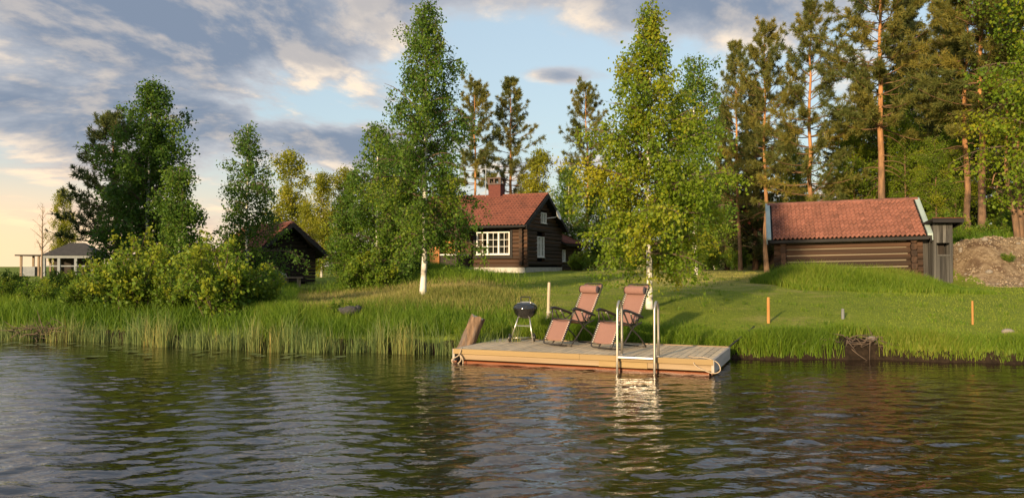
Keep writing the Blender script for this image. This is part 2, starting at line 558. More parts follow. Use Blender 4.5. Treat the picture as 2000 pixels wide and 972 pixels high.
def water_mat():
    m = bpy.data.materials.new('river_water')
    m.use_nodes = True
    k = NT(m.node_tree)
    out = k.n('ShaderNodeOutputMaterial')
    b = k.n('ShaderNodeBsdfPrincipled')
    b.inputs['Base Color'].default_value = (.009, .0045, .002, 1)
    b.inputs['Roughness'].default_value = .0
    b.inputs['IOR'].default_value = 1.85
    b.inputs['Specular IOR Level'].default_value = .5
    g = k.n('ShaderNodeNewGeometry')
    q = k.mapping(g.outputs['Position'], scale=(1, 1.9, 1), rot=(0, 0, R(10)))
    n = k.math('ADD', k.math('MULTIPLY', k.noise(q, 7.5, 2.5, .5, dist=.3), 1.0), k.math('MULTIPLY', k.noise(q, 2.6, 2.0, .5), 1.8))
    bm = k.n('ShaderNodeBump'); bm.inputs['Strength'].default_value = .13; bm.inputs['Distance'].default_value = .06
    k.l(n, bm.inputs['Height']); k.l(bm.outputs[0], b.inputs['Normal'])
    k.l(b.outputs[0], out.inputs[0])
    return m


# ------------------------------------------------------------------ terrain and water
def axis_grid(parts):
    out = []
    for a, b, s in parts:
        out.append(np.arange(a, b, s))
    return np.concatenate(out + [[parts[-1][1]]])


def build_terrain():
    xs = axis_grid([(-1500, -200, 130), (-200, -40, 8), (-40, -16, 1.0), (-16, 20, 0.22), (20, 40, 1.0), (40, 200, 8), (200, 1500, 130)])
    ys = axis_grid([(-300, 0, 30), (0, 13, 1.0), (13, 20, 0.12), (20, 34, 0.3), (34, 60, 1.0), (60, 200, 7), (200, 2500, 115)])
    X, Y = np.meshgrid(xs, ys)
    Z = ground(X, Y)
    V = np.stack([X, Y, Z], -1).reshape(-1, 3)
    nx, ny = len(xs), len(ys)
    i = np.arange((ny - 1) * nx).reshape(ny - 1, nx)[:, :-1].ravel()
    F = np.stack([i, i + 1, i + nx + 1, i + nx], 1)
    me = mesh_np('terrain', V, F, terrain_mat(), smooth=True)
    x, y = V[:, 0], V[:, 1]
    t = y - shore(x)
    az = x / np.maximum(y, 1)
    dry = 0.25 + .5 * sstep(20, 30, y) * sstep(.03, .2, az) * (1 - sstep(.30, .36, az)) + .15 * wob(x, y, .5)
    dry = dry - .3 * sstep(.38, .5, az)
    sand = sstep(24.6, 26.0, y) * (1 - sstep(28.6, 29.6, y)) * sstep(15.2, 15.9, x)
    soil = (1 - sstep(.08, .22, t)) * 1.0
    soil = np.maximum(soil, np.exp(-(((x - 6.7) / .55) ** 2 + ((t - .35) / .5) ** 2)) * 1.2)
    soil = np.maximum(soil, .75 * sstep(36, 41, y) * sstep(.30, .34, az))
    for nm, arr in (('dry', dry), ('sand', sand), ('soil', soil)):
        a = me.attributes.new(nm, 'FLOAT', 'POINT')
        a.data.foreach_set('value', np.clip(arr, 0, 1.3).astype(np.float32))
    tag(link('ground', me), 'grassy river bank, mown lawn and forest floor', None, None, 'structure')


def build_water():
    wm = water_mat()
    xs = axis_grid([(-400, -60, 20), (-60, -13, 1.0), (-13, 13, 0.05), (13, 60, 1.0), (60, 400, 20)])
    ys = axis_grid([(-300, -4, 20), (-4, 4.5, .6), (4.5, 12, .032), (12, 20, .06), (20, 60, 2.0)])
    X, Y = np.meshgrid(xs, ys)
    Z = np.zeros_like(X)
    r = np.random.default_rng(21)
    for i in range(60):
        lam = math.exp(r.uniform(math.log(.14), math.log(.62)))
        th = R(-90 + 12) + r.normal(0, .50)
        kx, ky = math.cos(th) * 2 * math.pi / lam, math.sin(th) * 2 * math.pi / lam
        amp = 0.0132 * lam / (2 * math.pi) * (1.1 if lam > .35 else 1.05)
        warp = .35 * np.sin(X * r.uniform(.2, .6) + Y * r.uniform(-.5, .5) + r.uniform(0, 6))
        Z += amp * np.sin(kx * X + ky * Y + warp * 3 + r.uniform(0, 6.28))
    gust = np.clip(.85 + .55 * wob(X * .5, Y, .75) + .25 * wob(X * 1.1 + 5, Y * 2, .8), .3, 1.7)
    near = np.clip((shore(X) - Y) / 6.0, 0, 1)
    Z *= gust * (.35 + .85 * near) * (np.abs(X) < 30)
    V = np.stack([X, Y, Z], -1).reshape(-1, 3)
    nx, ny = len(xs), len(ys)
    i = np.arange((ny - 1) * nx).reshape(ny - 1, nx)[:, :-1].ravel()
    F = np.stack([i, i + 1, i + nx + 1, i + nx], 1)
    tag(link('water', mesh_np('water', V, F, wm, smooth=True)), 'dark rippled river water in the foreground', None, None, 'structure')


build_terrain()
build_water()


# ------------------------------------------------------------------ log buildings
def log_mesh(name, h, d, m):
    """unit-long hewn log along x, height h, depth d, centred on y=z=0"""
    a, b = h / 2, d / 2
    pr = [(-b, -a * .55), (-b * .72, -a * .94), (b * .72, -a * .94), (b, -a * .55), (b, a * .55), (b * .72, a * .94), (-b * .72, a * .94), (-b, a * .55)]
    return MB().prism(pr, 'x', 0.0, 1.0).mesh(name, m)


def put_log(me, root, p, length, rot=0.0):
    o = link('log', me, root, p)
    o.rotation_euler = (random.uniform(-.02, .02), random.uniform(-.003, .003), rot)
    o.scale = (length, 1, random.uniform(.97, 1.03))
    return o


def window(root, x0, x1, z0, z1, y, casements, cols, rows, right=False, depth=.10, fw=.055, curtain=False):
    """white framed window on the front wall (local y = y) or, right=True, on the x = y wall facing +x"""
    def tr(mb):
        if right:
            mb.v = [(y - b, a, c) for a, b, c in mb.v]
        else:
            mb.v = [(a, y + b, c) for a, b, c in mb.v]
        return mb
    w = x1 - x0
    mb = MB()
    mb.box(x0, x1, -.03, depth, z0, z0 + fw); mb.box(x0, x1, -.03, depth, z1 - fw, z1)
    mb.box(x0, x0 + fw, -.028, depth, z0 + fw, z1 - fw); mb.box(x1 - fw, x1, -.028, depth, z0 + fw, z1 - fw)
    cw = w / casements
    for i in range(1, casements):
        mb.box(x0 + cw * i - .038, x0 + cw * i + .038, -.026, depth, z0 + fw, z1 - fw)
    win = tr(mb).build('window', M['white_paint'], root)
    for i in range(casements):
        a = x0 + cw * i + (.038 if i else fw); b = x0 + cw * (i + 1) - (.038 if i < casements - 1 else fw)
        bars = MB()
        for j in range(1, cols):
            xx = a + (b - a) * j / cols
            bars.box(xx - .011, xx + .011, .02, .055, z0 + fw, z1 - fw)
        for j in range(1, rows):
            zz = z0 + fw + (z1 - z0 - 2 * fw) * j / rows
            bars.box(a, b, .022, .053, zz - .011, zz + .011)
        tr(bars).build('glazing_bars', M['white_paint'], win)
        tr(MB().box(a, b, .06, .068, z0 + fw, z1 - fw)).build('pane', M['glass'], win)
        if curtain and i in (0, casements - 1):
            cm = MB()
            n = 10
            c0, c1 = (a, a + (b - a) * .55) if i == 0 else (a + (b - a) * .62, b)
            pts = [(c0 + (c1 - c0) * j / n, .15 + .03 * (j % 2)) for j in range(n + 1)]
            pts2 = pts + [(p[0], p[1] + .01) for p in reversed(pts)]
            cm.prism(pts2, 'z', z0 + .05, z1 - .05)
            tr(cm).build('curtain', M['curtain'], win)
    tr(MB().box(x0 - .02, x1 + .02, -.07, .0, z0 - .035, z0 - .002)).build('window_sill', M['white_paint'], win)
    return win


def log_building(root, L, Wd, wall_h, rise, pitch_h, lm_front, lm_gable, front_open=(), gable_open=(), eave=.45, gov=.35, ends=.22, sides=('front', 'right'), ld=.18, core=M['tar'], zbase=0.0, log_strip=None, bargemat=M['tar']):
    """origin at the front right corner; front wall along -x at y=0; right gable along +y at x=0"""
    n = max(1, round((wall_h - zbase) / pitch_h))
    ph = (wall_h - zbase) / n
    mf = log_mesh('log', ph * 1.0, ld, lm_front)
    mg = log_mesh('log', ph * 1.0, ld, lm_gable)

    def spans(a, b, z, opens):
        segs = [(a, b)]
        for (o0, o1, z0, z1) in opens:
            if z + ph * .5 > z0 - .04 and z - ph * .5 < z1 + .04:
                ns = []
                for s0, s1 in segs:
                    if o1 <= s0 or o0 >= s1:
                        ns.append((s0, s1))
                    else:
                        if o0 - .05 > s0: ns.append((s0, o0 - .05))
                        if o1 + .05 < s1: ns.append((o1 + .05, s1))
                segs = ns
        return segs
    for k in range(n):
        z = zbase + ph * (k + .5)
        if 'front' in sides:
            for a, b in spans(-L - ends, ends, z, front_open):
                put_log(mf, root, (a, ld * .5 - .02, z), b - a)
                if log_strip and b - a > 2:
                    o = link('pale_log_strip', log_strip, root, (a + .42, .012, z + ph * .5))
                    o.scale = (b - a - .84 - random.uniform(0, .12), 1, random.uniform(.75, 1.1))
        for sd in ('right', 'left'):
            if sd in sides:
                zz = z + ph * .5 if k < n - 1 else z + ph * .42
                xx = -ld * .5 + .02 if sd == 'right' else -L + ld * .5 - .02
                for a, b in spans(-ends, Wd + ends, zz, gable_open if sd == 'right' else ()):
                    put_log(mg, root, (xx, a, zz), b - a, R(90))
    # gable triangles
    half = Wd / 2
    slope = rise / (half + eave)
    top = wall_h + slope * half + slope * 0.0
    zz = wall_h + ph
    for sd in ('right', 'left'):
        if sd in sides:
            z = wall_h + ph * .95
            xx = -ld * .5 + .02 if sd == 'right' else -L + ld * .5 - .02
            while True:
                hw = half - (z + ph * .5 - wall_h) / slope + .02
                if hw < .25: break
                for a, b in spans(half - hw, half + hw, z, gable_open if sd == 'right' else ()):
                    put_log(mg, root, (xx, a, z), b - a, R(90))
                z += ph
    # solid core behind the logs with hollow in front for the windows
    i = ld + .06
    c = MB()
    c.prism([(Wd - .02, zbase), (Wd - .02, wall_h), (half, wall_h + slope * half - .12), (.62, wall_h + slope * .62 - .12), (.62, zbase)], 'x', -L + .04, -.62)
    c.box(-.62, -.10, .1, Wd - .03, zbase, zbase + .02)
    c.build('inner_wall', core, root)
    return slope, top


def gable_roof(root, L, Wd, wall_h, slope, eave, gov, roofmat, thick=.10, bargemat=None, zoff=.05):
    """roof boards + barge boards; returns function mapping (x, s) on the front slope to local xyz"""
    half = Wd / 2
    ang = math.atan(slope)
    x0, x1 = -L - gov, gov
    zr = wall_h + slope * half + zoff
    ze = wall_h - slope * eave + zoff
    b = MB()
    b.prism([(-eave, ze), (half, zr), (Wd + eave, ze), (Wd + eave, ze + thick), (half, zr + thick), (-eave, ze + thick)], 'x', x0, x1)
    b.build('roof', bargemat or M['tar'], root)
    for x in (x0, x1):
        for sgn in (0, 1):
            mb = MB()
            s = 1 if x > x0 else -1
            xa, xb = sorted((x + s * .003, x + s * .035))
            pts = [(-eave, ze - .10), (half, zr - .10), (half, zr + thick + .02), (-eave, ze + thick + .02)]
            if sgn: pts = [(Wd - p[0], p[1]) for p in pts][::-1]
            mb.prism(pts, 'x', xa, xb)
            mb.build('barge_board', bargemat or M['tar'], root)
    return x0, x1, zr + thick, ze + thick, half


def roll_profile(n, w, a):
    """double-roll tile cross section, n points across width w"""
    xs = np.linspace(0, w, n)
    ph = (xs / (w / 2)) % 1.0
    z = a * (.5 - .5 * np.cos(2 * np.pi * ph ** 1.35)) ** 1.1
    return xs, z


def tile_mesh(name, w, ln, m, a=.075, n=13):
    """one double-roll roof tile lying in xy: x across, y up the slope; lower lip at y=0"""
    xs, z = roll_profile(n, w * 1.02, a)
    lift = .065
    vs = []
    for (yy, dz) in ((0, lift), (ln * 1.08, 0.0)):
        for i in range(n):
            vs.append((xs[i], yy, z[i] + dz))
    for i in range(n):
        vs.append((xs[i], 0.0, z[i] + lift - .055))
    fs = [(i, i + 1, n + i + 1, n + i) for i in range(n - 1)] + [(2 * n + i, 2 * n + i + 1, i + 1, i) for i in range(n - 1)]
    mb = MB().add(vs, fs)
    return mb.mesh(name, m, True)


def tile_sheet(name, x0, x1, rows, ln, w, m, parent, mtx):
    """all tiles of a far roof in one sheet part (too small to pick apart)"""
    nx = int((x1 - x0) / w * 10)
    xs = np.linspace(x0, x1, nx)
    z = .055 * (.5 - .5 * np.cos(2 * np.pi * (xs / (w)))) ** 1.0
    V = []; F = []
    for r_ in range(rows):
        o = len(V)
        for (yy, dz) in ((r_ * ln, .012), (r_ * ln, .034), ((r_ + 1) * ln + .02, .003)):
            for i in range(nx):
                V.append((xs[i], yy, z[i] + dz))
        for i in range(nx - 1):
            F.append((o + i, o + i + 1, o + nx + i + 1, o + nx + i))
            F.append((o + nx + i, o + nx + i + 1, o + 2 * nx + i + 1, o + 2 * nx + i))
    me = mesh_np(name, np.array(V), np.array(F), m)
    ob = link(name, me, parent)
    ob.matrix_local = mtx
    ob['kind'] = 'stuff'
    return ob


def slope_matrix(x, y, z, slope, back=False, Wd=0):
    a = math.atan(slope)
    m = Matrix.Translation((x, y, z)) @ Matrix.Rotation(a, 4, 'X')
    if back:
        m = Matrix.Translation((x, y, z)) @ Matrix.Rotation(math.pi, 4, 'Z') @ Matrix.Rotation(a, 4, 'X')
    return m


def build_house():
    th = R(22)
    C = (at(1022, 40), 40.0)
    g0 = gz(*C) + .02
    root = empty('log_house', (C[0], C[1], g0), -th, 'dark timber log house with red tiled roof and white windows behind the birches', 'house')
    L, Wd, wh = 7.6, 6.0, 2.45
    eave, gov = .42, .30
    fo = [(-2.62, -.72, .90, 2.10), (-4.6, -3.55, .28, 2.2)]
    go = [(2.05, 3.15, .78, 1.92), (2.62, 3.5, 2.62, 3.25)]
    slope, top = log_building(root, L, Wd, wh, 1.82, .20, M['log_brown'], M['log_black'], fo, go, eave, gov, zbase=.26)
    x0, x1, zr, ze, half = gable_roof(root, L, Wd, wh, slope, eave, gov, M['tile_dark'], .10)
    sl = math.hypot(half + eave, (half + eave) * slope)
    tile_sheet('roof_tiles', x0 + .02, x1 - .02, 13, sl / 13, .19, M['tile_dark'], root, slope_matrix(0, -eave - .03, ze + .005, slope))
    tile_sheet('roof_tiles', -x1 + .02, -x0 - .02, 13, sl / 13, .19, M['tile_dark'], root, slope_matrix(0, Wd + eave + .03, ze + .005, slope, True))
    MB().tube([(x0, half, zr + .02), (x1, half, zr + .02)], .085, 8).build('ridge_cap', M['tile_dark'], root)
    MB().tube([(x0, -eave - .07, ze - .07), (x1, -eave - .07, ze - .07)], .05, 8).build('gutter', M['tar'], root)
    MB().box(-L - .1, .08, .02, Wd - .03, -.6, .255).build('foundation', M['concrete'], root)
    window(root, -2.6, -.74, .92, 2.08, .0, 3, 2, 3, curtain=True)
    # dark boards framing the front window
    mb = MB(); mb.box(-.70, -.58, -.05, .10, .84, 2.16); mb.box(-2.76, -2.64, -.05, .10, .84, 2.16); mb.box(-2.76, -.58, -.052, .10, .73, .838)
    mb.build('window_surround', M['tar'], root)
    window(root, 2.07, 3.13, .80, 1.90, .0, 2, 2, 3, right=True)
    window(root, 2.64, 3.48, 2.64, 3.22, .0, 2, 1, 1, right=True)
    # satellite dish beside the gable window
    d = MB()
    d.lathe([(.0, .0), (.12, .015), (.22, .05), (.28, .10), (.27, .10), (.2, .06), (.0, .02)], 16)
    rm = Matrix.Translation((.55, 3.75, 3.10)) @ Matrix.Rotation(R(70), 4, 'Y')
    d.v = [tuple(rm @ Vector(p)) for p in d.v]
    d.tube([(.0, 3.6, 2.95), (.45, 3.74, 3.0), (.55, 3.75, 3.09)], .025, 6)
    d.build('satellite_dish', M['white_paint'], root)
    # chimney
    cx, cy = -2.75, half
    ch = MB().box(cx - .36, cx + .36, cy - .32, cy + .32, zr - .5, zr + .62).build('chimney', M['brick_red'], root)
    MB().box(cx - .40, cx + .40, cy - .36, cy + .36, zr + .621, zr + .70).build('chimney_band', M['brick_cap'], ch)
    mb = MB()
    for sx in (-1, 1):
        for sy in (-1, 1):
            mb.box(cx + sx * .33 - .07, cx + sx * .33 + .07, cy + sy * .29 - .07, cy + sy * .29 + .07, zr + .701, zr + .94)
    mb.box(cx - .05, cx + .05, cy - .36, cy - .24, zr + .701, zr + .94)
    mb.box(cx - .43, cx + .43, cy - .39, cy + .39, zr + .941, zr + 1.02)
    mb.build('chimney_cap', M['brick_cap'], ch)
    MB().lathe([(.05, 1.02), (.16, 1.02), (.02, 1.32), (.0, 1.32)], 8, (cx + .12, cy, zr)).build('chimney_cowl', M['alu'], ch)
    MB().tube([(cx - .62, cy - .1, zr - .1), (cx - .62, cy - .1, zr + 1.7)], .022, 6).build('aerial_mast', M['alu'], root)
    # porch left of the window
    p = MB(); p.box(-5.6, -2.95, -1.6, -.03, -.5, .20); p.build('porch_floor', M['tar_board'], root)
    for x in (-5.5, -3.05):
        MB().box(x - .06, x + .06, -1.55, -1.43, .201, 2.12).build('porch_post', M['tar_board'], root)
    MB().prism([(-1.85, 2.02), (.0, 2.36), (.0, 2.44), (-1.85, 2.10)], 'x', -5.8, -2.75).build('porch_roof', M['tile_dark'], root)
    MB().box(-3.98, -3.12, -1.53, -1.45, .30, .86).build('porch_railing', M['tar_board'], root)
    MB().box(-4.02, -3.0, -1.57, -1.41, .861, .93).build('railing_cap', M['white_paint'], root)
    MB().box(-3.1, -3.02, -1.42, -.1, .30, .86).build('porch_railing', M['tar_board'], root)
    MB().box(-3.14, -2.98, -1.40, -.1, .861, .93).build('railing_cap', M['white_paint'], root)
    MB().box(-4.02, -2.92, -1.66, -1.602, .05, .17).build('porch_fascia', M['white_paint'], root)
    MB().box(-4.5, -3.95, -1.62, -1.55, .22, 1.30).build('porch_door', M['door_wood'], root)
    dr = MB().box(-4.55, -3.6, .02, .08, .28, 2.18).build('door', M['door_wood'], root)
    MB().tube([(-3.72, .01, 1.2), (-3.72, -.05, 1.2), (-3.82, -.05, 1.2)], .015, 6).build('handle', M['alu'], dr)
    # low rear wing continuing along the gable side
    a0, a1 = Wd + .25, 10.3
    wl = log_mesh('log', .2, .18, M['log_black'])
    nlog = 8
    for kk in range(nlog):
        z = .02 + .2 * (kk + .5)
        if .55 < z < 1.35:
            put_log(wl, root, (-.13, a0, z), .12, R(90)); put_log(wl, root, (-.13, a0 + .75, z), a1 - a0 - .75, R(90))
        else:
            put_log(wl, root, (-.13, a0, z), a1 - a0, R(90))
    MB().box(-3.6, -.30, a0, a1 - .02, -.4, 1.60).build('wing_wall', M['tar_board'], root)
    window(root, a0 + .17, a0 + .70, .60, 1.28, -.05, 1, 2, 3, right=True)
    sl2 = .42
    mb = MB().prism([(.35, 1.50), (-2.0, 1.50 + 2.35 * sl2), (-4.0, 1.50 + .35 * sl2), (-4.0, 1.60 + .35 * sl2), (-2.0, 1.60 + 2.35 * sl2), (.35, 1.60)], 'y', a0 - .2, a1 + .3)
    mb.build('wing_roof', M['tar'], root)
    m2 = Matrix.Translation((.37, 0, 1.605)) @ Matrix.Rotation(R(90), 4, 'Z') @ Matrix.Rotation(math.atan(sl2), 4, 'X')
    tile_sheet('roof_tiles', a0 - .18, a1 + .28, 9, math.hypot(2.35, 2.35 * sl2) / 9, .19, M['tile_dark'], root, m2)


def build_barn():
    ax = Vector((.953, -.303, 0)).normalized()
    Lc = Vector((at(1527, 28.8), 28.8, 0))
    L = 4.42
    C = Lc + ax * L
    root = empty('log_barn', (C.x, C.y, 1.14), math.atan2(ax.y, ax.x), 'low weathered log barn with salmon tiled roof and pale green verges', 'barn')
    root.rotation_euler = (0, R(-1.1), math.atan2(ax.y, ax.x))
    Wd, wh = 3.7, 1.80
    eave, gov = .38, .42
    ck = MB().prism([(-.020, -.030), (.05, -.03), (.05, .034), (-.004, .028)], 'x', 0, 1).mesh('pale_log_strip', M['log_strip'])  # pale strips between the logs, standing for their paler upper faces
    slope, top = log_building(root, L, Wd, wh, 1.40, .225, M['log_barn'], M['log_barn'], eave=eave, gov=gov, ends=.24, sides=('front', 'right', 'left'), zbase=-.0, log_strip=ck)
    x0, x1, zr, ze, half = gable_roof(root, L, Wd, wh, slope, eave, gov, M['tile'], .07)
    sl = math.hypot(half + eave, (half + eave) * slope) + .03
    cols, rows = 17, 11
    w, ln = (x1 - x0 - .30) / cols, sl / rows
    tm = tile_mesh('roof_tile', w, ln, M['tile'])
    base = slope_matrix(0, -eave - .05, ze + .012, slope)
    tl = Matrix.Rotation(math.atan(slope), 4, 'X')
    for r_ in range(rows):
        for c_ in range(cols):
            o = link('roof_tile', tm, root)
            jx = random.uniform(-.004, .004)
            o.matrix_local = base @ Matrix.Translation((x0 + .15 + c_ * w + jx, r_ * ln + random.uniform(-.006, .006), random.uniform(0, .004))) @ Matrix.Rotation(random.uniform(-.004, .004), 4, 'Z')
    bt = tile_sheet('roof_tiles', -x1 + .1, -x0 - .1, rows, ln, w / 2, M['tile'], root, slope_matrix(0, Wd + eave + .05, ze + .01, slope, True))
    rc = MB()
    pr = [(.13 * math.cos(R(a)), .13 * math.sin(R(a)) * .9) for a in range(0, 181, 22)]
    pr2 = pr + [(p[0] * .86, p[1] * .86 - .005) for p in reversed(pr)]
    rc.prism(pr2, 'x', 0, (x1 - x0) / 14 * 1.04)
    rcm = rc.mesh('ridge_tile', M['tile'])
    for i in range(14):
        o = link('ridge_tile', rcm, root, (x0 + (x1 - x0) / 14 * i, half, zr + .012 + .006 * (i % 2)))
    # pale green metal verge strips on both ends of the front slope
    for x in (x0, x1):
        mb = MB()
        a = math.atan(slope)
        s = 1 if x == x1 else -1
        xa, xb = sorted((x + s * .045, x - s * .085))
        pts = [(-eave - .06, ze + .03), (half, zr + .04), (half, zr + .115), (-eave - .06, ze + .105)]
        mb.prism(pts, 'x', xa, xb)
        xa, xb = sorted((x + s * .05, x + s * .075))
        mb.prism([(-eave - .06, ze - .13), (half, zr - .13), (half, zr + .115), (-eave - .06, ze + .105)], 'x', xa, xb)
        mb.build('verge_flashing', M['verge_metal'], root)
    MB().box(x0 + .05, x1 - .05, -eave - .045, -eave - .012, ze - .10, ze - .01).build('eave_board', M['tar'], root)
    MB().box(-L + .1, -.1, .01, .12, wh - .12, wh + .25).build('wall_plate', M['log_barn'], root)
    # vertical boards closing the right end below the verge
    bm = MB().box(0, .118, 0, .03, 0, 1).mesh('board', M['grey_board'])
    for i in range(4):
        o = link('board', bm, root, (.285 + .122 * i - .02, .16 + .005 * (i % 2), -.35))
        o.scale = (1, 1, 2.25 + .03 * (i % 3))
    return root


def build_outhouse():
    d = 27.05
    x0, x1 = at(1824, d), at(1861, d)
    g0 = gz((x0 + x1) / 2, d)
    z0 = min(g0, .98) - .05
    root = empty('outhouse', ((x0 + x1) / 2, d, z0), R(-3), 'narrow grey plank outhouse with sloping black roof beside the barn', 'outhouse')
    w = (x1 - x0) / 2
    h = zat(437, d) - z0
    dep = 1.15
    n = 6
    bw = 2 * w / n
    bm = MB().box(0, bw - .008, 0, .028, 0, 1).mesh('board', M['grey_board'])
    zo0, zo1 = zat(498, d) - z0, zat(474, d) - z0
    for i in range(n):
        xx = -w + bw * i
        if 0 < i < n - 1 - 0 and i < 5:
            o = link('board', bm, root, (xx, .004 * (i % 2), -.1)); o.scale = (1, 1, zo0 + .1)
            o = link('board', bm, root, (xx, .004 * (i % 2), zo1)); o.scale = (1, 1, h - zo1)
        else:
            o = link('board', bm, root, (xx, .004 * (i % 2), -.1)); o.scale = (1, 1, h + .1)
    for sx in (-1, 1):
        for i in range(9):
            o = link('board', bm, root, (sx * (w - .016) + .014, .035 + .125 * i, -.1 + .0))
            o.rotation_euler = (0, 0, R(90)); o.scale = (1, 1, h + .05 - .2 * i / 9)
    MB().box(-w + .05, w - .05, dep - .02, dep + .02, -.1, h - .2).build('rear_wall', M['grey_board'], root)
    MB().box(-w + bw, w - bw, -.012, -.002, zo0 - .03, zo0 + .02).build('opening_sill', M['grey_board'], root)
    MB().box(-w + bw, w - bw, .4, .43, zo0 - .2, zo1 + .1).build('inner_wall', M['tar_board'], root)
    r = MB().prism([(-.32, h + .10), (dep + .25, h - .18), (dep + .25, h - .10), (-.32, h + .18)], 'x', -w - .16, w + .20)
    r.build('roof', M['tar'], root)
    MB().box(-w - .17, w + .21, -.345, -.322, h + .03, h + .165).build('fascia_board', M['tar'], root)
    MB().box(-w - .18, w + .22, -.36, -.30, h + .181, h + .20).build('roof_edge', M['tile_dark'], root)
    MB().prism([(-.30, h - .03), (dep + .2, h - .30), (dep + .2, h - .19), (-.30, h + .09)], 'x', w + .16, w + .19).build('barge_board', M['tar'], root)


def build_hut():
    th = R(50)
    C = (at(505, 38), 38.0)
    g0 = 1.02
    root = empty('log_hut', (C[0], C[1], g0), -th, 'small black log hut with deep gable eaves behind the left bushes', 'hut')
    L, Wd, wh = 4.6, 2.8, 1.62
    eave, gov = .62, .75
    slope, top = log_building(root, L, Wd, wh, 1.62, .17, M['log_shaded'], M['log_shaded'], eave=eave, gov=gov, ends=.16, zbase=-.1)
    x0, x1, zr, ze, half = gable_roof(root, L, Wd, wh, slope, eave, gov, M['tile_dark'], .10)
    sl = math.hypot(half + eave, (half + eave) * slope)
    tile_sheet('roof_tiles', x0 + .02, x1 - .02, 9, sl / 9, .19, M['tile_dark'], root, slope_matrix(0, -eave - .03, ze + .005, slope))
    tile_sheet('roof_tiles', -x1 + .02, -x0 - .02, 9, sl / 9, .19, M['tile_dark'], root, slope_matrix(0, Wd + eave + .03, ze + .005, slope, True))
    MB().tube([(x0, half, zr + .02), (x1, half, zr + .02)], .085, 8).build('ridge_cap', M['tile'], root)
    # plank bench in front of the gable
    bx, by = at(560, 36.6), 36.6
    b = empty('plank_bench', (bx, by, gz(bx, by)), R(-8), 'weathered plank bench in the grass before the black hut', 'bench')
    MB().box(-.75, .75, -.13, .13, .40, .45).build('seat', M['dead_wood'], b)
    for x in (-.6, 0, .6):
        MB().box(x - .05, x + .05, -.1, .1, -.05, .40).build('leg', M['dead_wood'], b)
    st = rock_mesh('boulder', 3, M['stone'])
    o = link('boulder', st, None, (at(550, 37.0), 37.0, gz(at(550, 37.0), 37.0) + .35)); o.scale = (.27, .25, .3)
    tag(o, 'pale boulder behind the plank bench at the black hut', 'boulder')


def rock_mesh(name, seed, m, sub=2):
    import bmesh
    bm = bmesh.new()
    bmesh.ops.create_icosphere(bm, subdivisions=sub, radius=1)
    r = np.random.default_rng(seed)
    ks = r.normal(0, 1.2, (5, 3)); ps = r.uniform(0, 6, 5)
    for v in bm.verts:
        p = np.array(v.co)
        f = 1 + .13 * sum(math.sin(k @ p * 1.6 + q) for k, q in zip(ks, ps)) / 1.5
        v.co = v.co * f
    me = bpy.data.meshes.new(name)
    bm.to_mesh(me); bm.free()
    me.materials.append(m)
    return me


def build_pavilion():
    d = 64.0
    cx = at(150, d)
    g0 = gz(cx, d)
    root = empty('garden_pavilion', (cx, d, g0), R(8), 'distant white-posted pavilion with grey hipped roof at far left', 'pavilion')
    ze = zat(499, d) - g0; zt = zat(474, d) - g0
    w = 2.1
    mb = MB()
    vs = [(-w, -1.7, ze), (w, -1.7, ze), (w, 1.7, ze), (-w, 1.7, ze), (-.5, 0, zt), (.6, 0, zt)]
    mb.add(vs, [(0, 1, 5, 4), (1, 2, 5), (2, 3, 4, 5), (3, 0, 4), (3, 2, 1, 0)])
    mb.build('roof', M['grey_roof'], root)
    MB().box(-w + .1, w - .1, -1.6, 1.6, ze - .22, ze - .01).build('eave_beam', M['old_white'], root)
    for x in (-1.85, -.75, .5, 1.75):
        MB().box(x - .10, x + .10, -1.55, -1.35, 0, ze - .22).build('post', M['old_white'], root)
        MB().box(x - .08, x + .08, 1.35, 1.5, 0, ze - .22).build('post', M['old_white'], root)
    MB().box(-1.9, 1.8, -1.5, -1.44, .75, .85).build('railing', M['old_white'], root)
    MB().box(-w + .2, w - .2, .4, .5, 0, ze - .22).build('rear_wall', M['tar_board'], root)
    # flat lean-to on the left
    ln = MB(); ln.box(-4.1, -1.6, -1.3, 1.2, ze - .05, ze + .06); ln.build('lean_to_roof', M['grey_roof'], root)
    for x, y in ((-3.7, -1.1), (-2.4, -1.1), (-3.7, 1.0), (-2.4, 1.0)):
        MB().box(x - .07, x + .07, y - .07, y + .07, 0, ze - .051).build('post', M['dead_wood'], root)
    MB().box(-3.65, -2.7, -1.1, -.6, 0, .75).build('cabinet', M['old_white'], root)


build_house()
build_barn()
build_outhouse()
build_hut()
build_pavilion()


# far red cabin glimpsed between the trunks left of the barn
def build_cabin():
    d = 62.0
    cx = at(1425, d)
    root = empty('red_cabin', (cx, d, gz(cx, d)), R(-14), 'small red cabin glimpsed between trunks left of the barn', 'cabin')
    w, dep, h = 2.6, 2.2, 1.7
    MB().prism([(-dep, -.3), (dep, -.3), (dep, h), (0, h + 1.0), (-dep, h)], 'x', -w, w).build('wall', M['red_wall'], root)
    MB().prism([(-dep - .4, h - .14), (0, h + 1.06), (dep + .4, h - .14), (dep + .4, h - .02), (0, h + 1.18), (-dep - .4, h - .02)], 'x', -w - .4, w + .4).build('roof', M['tile_dark'], root)
    for x in (-w + .06, w - .06):
        MB().box(x - .08, x + .08, -dep - .03, -dep - .002, -.1, h).build('corner_board', M['white_paint'], root)
    wn = MB().box(-1.1, -.2, -dep - .05, -dep - .004, .6, 1.35).build('window', M['white_paint'], root)
    MB().box(-1.0, -.3, -dep - .06, -dep - .052, .68, 1.27).build('pane', M['glass'], wn)


build_cabin()

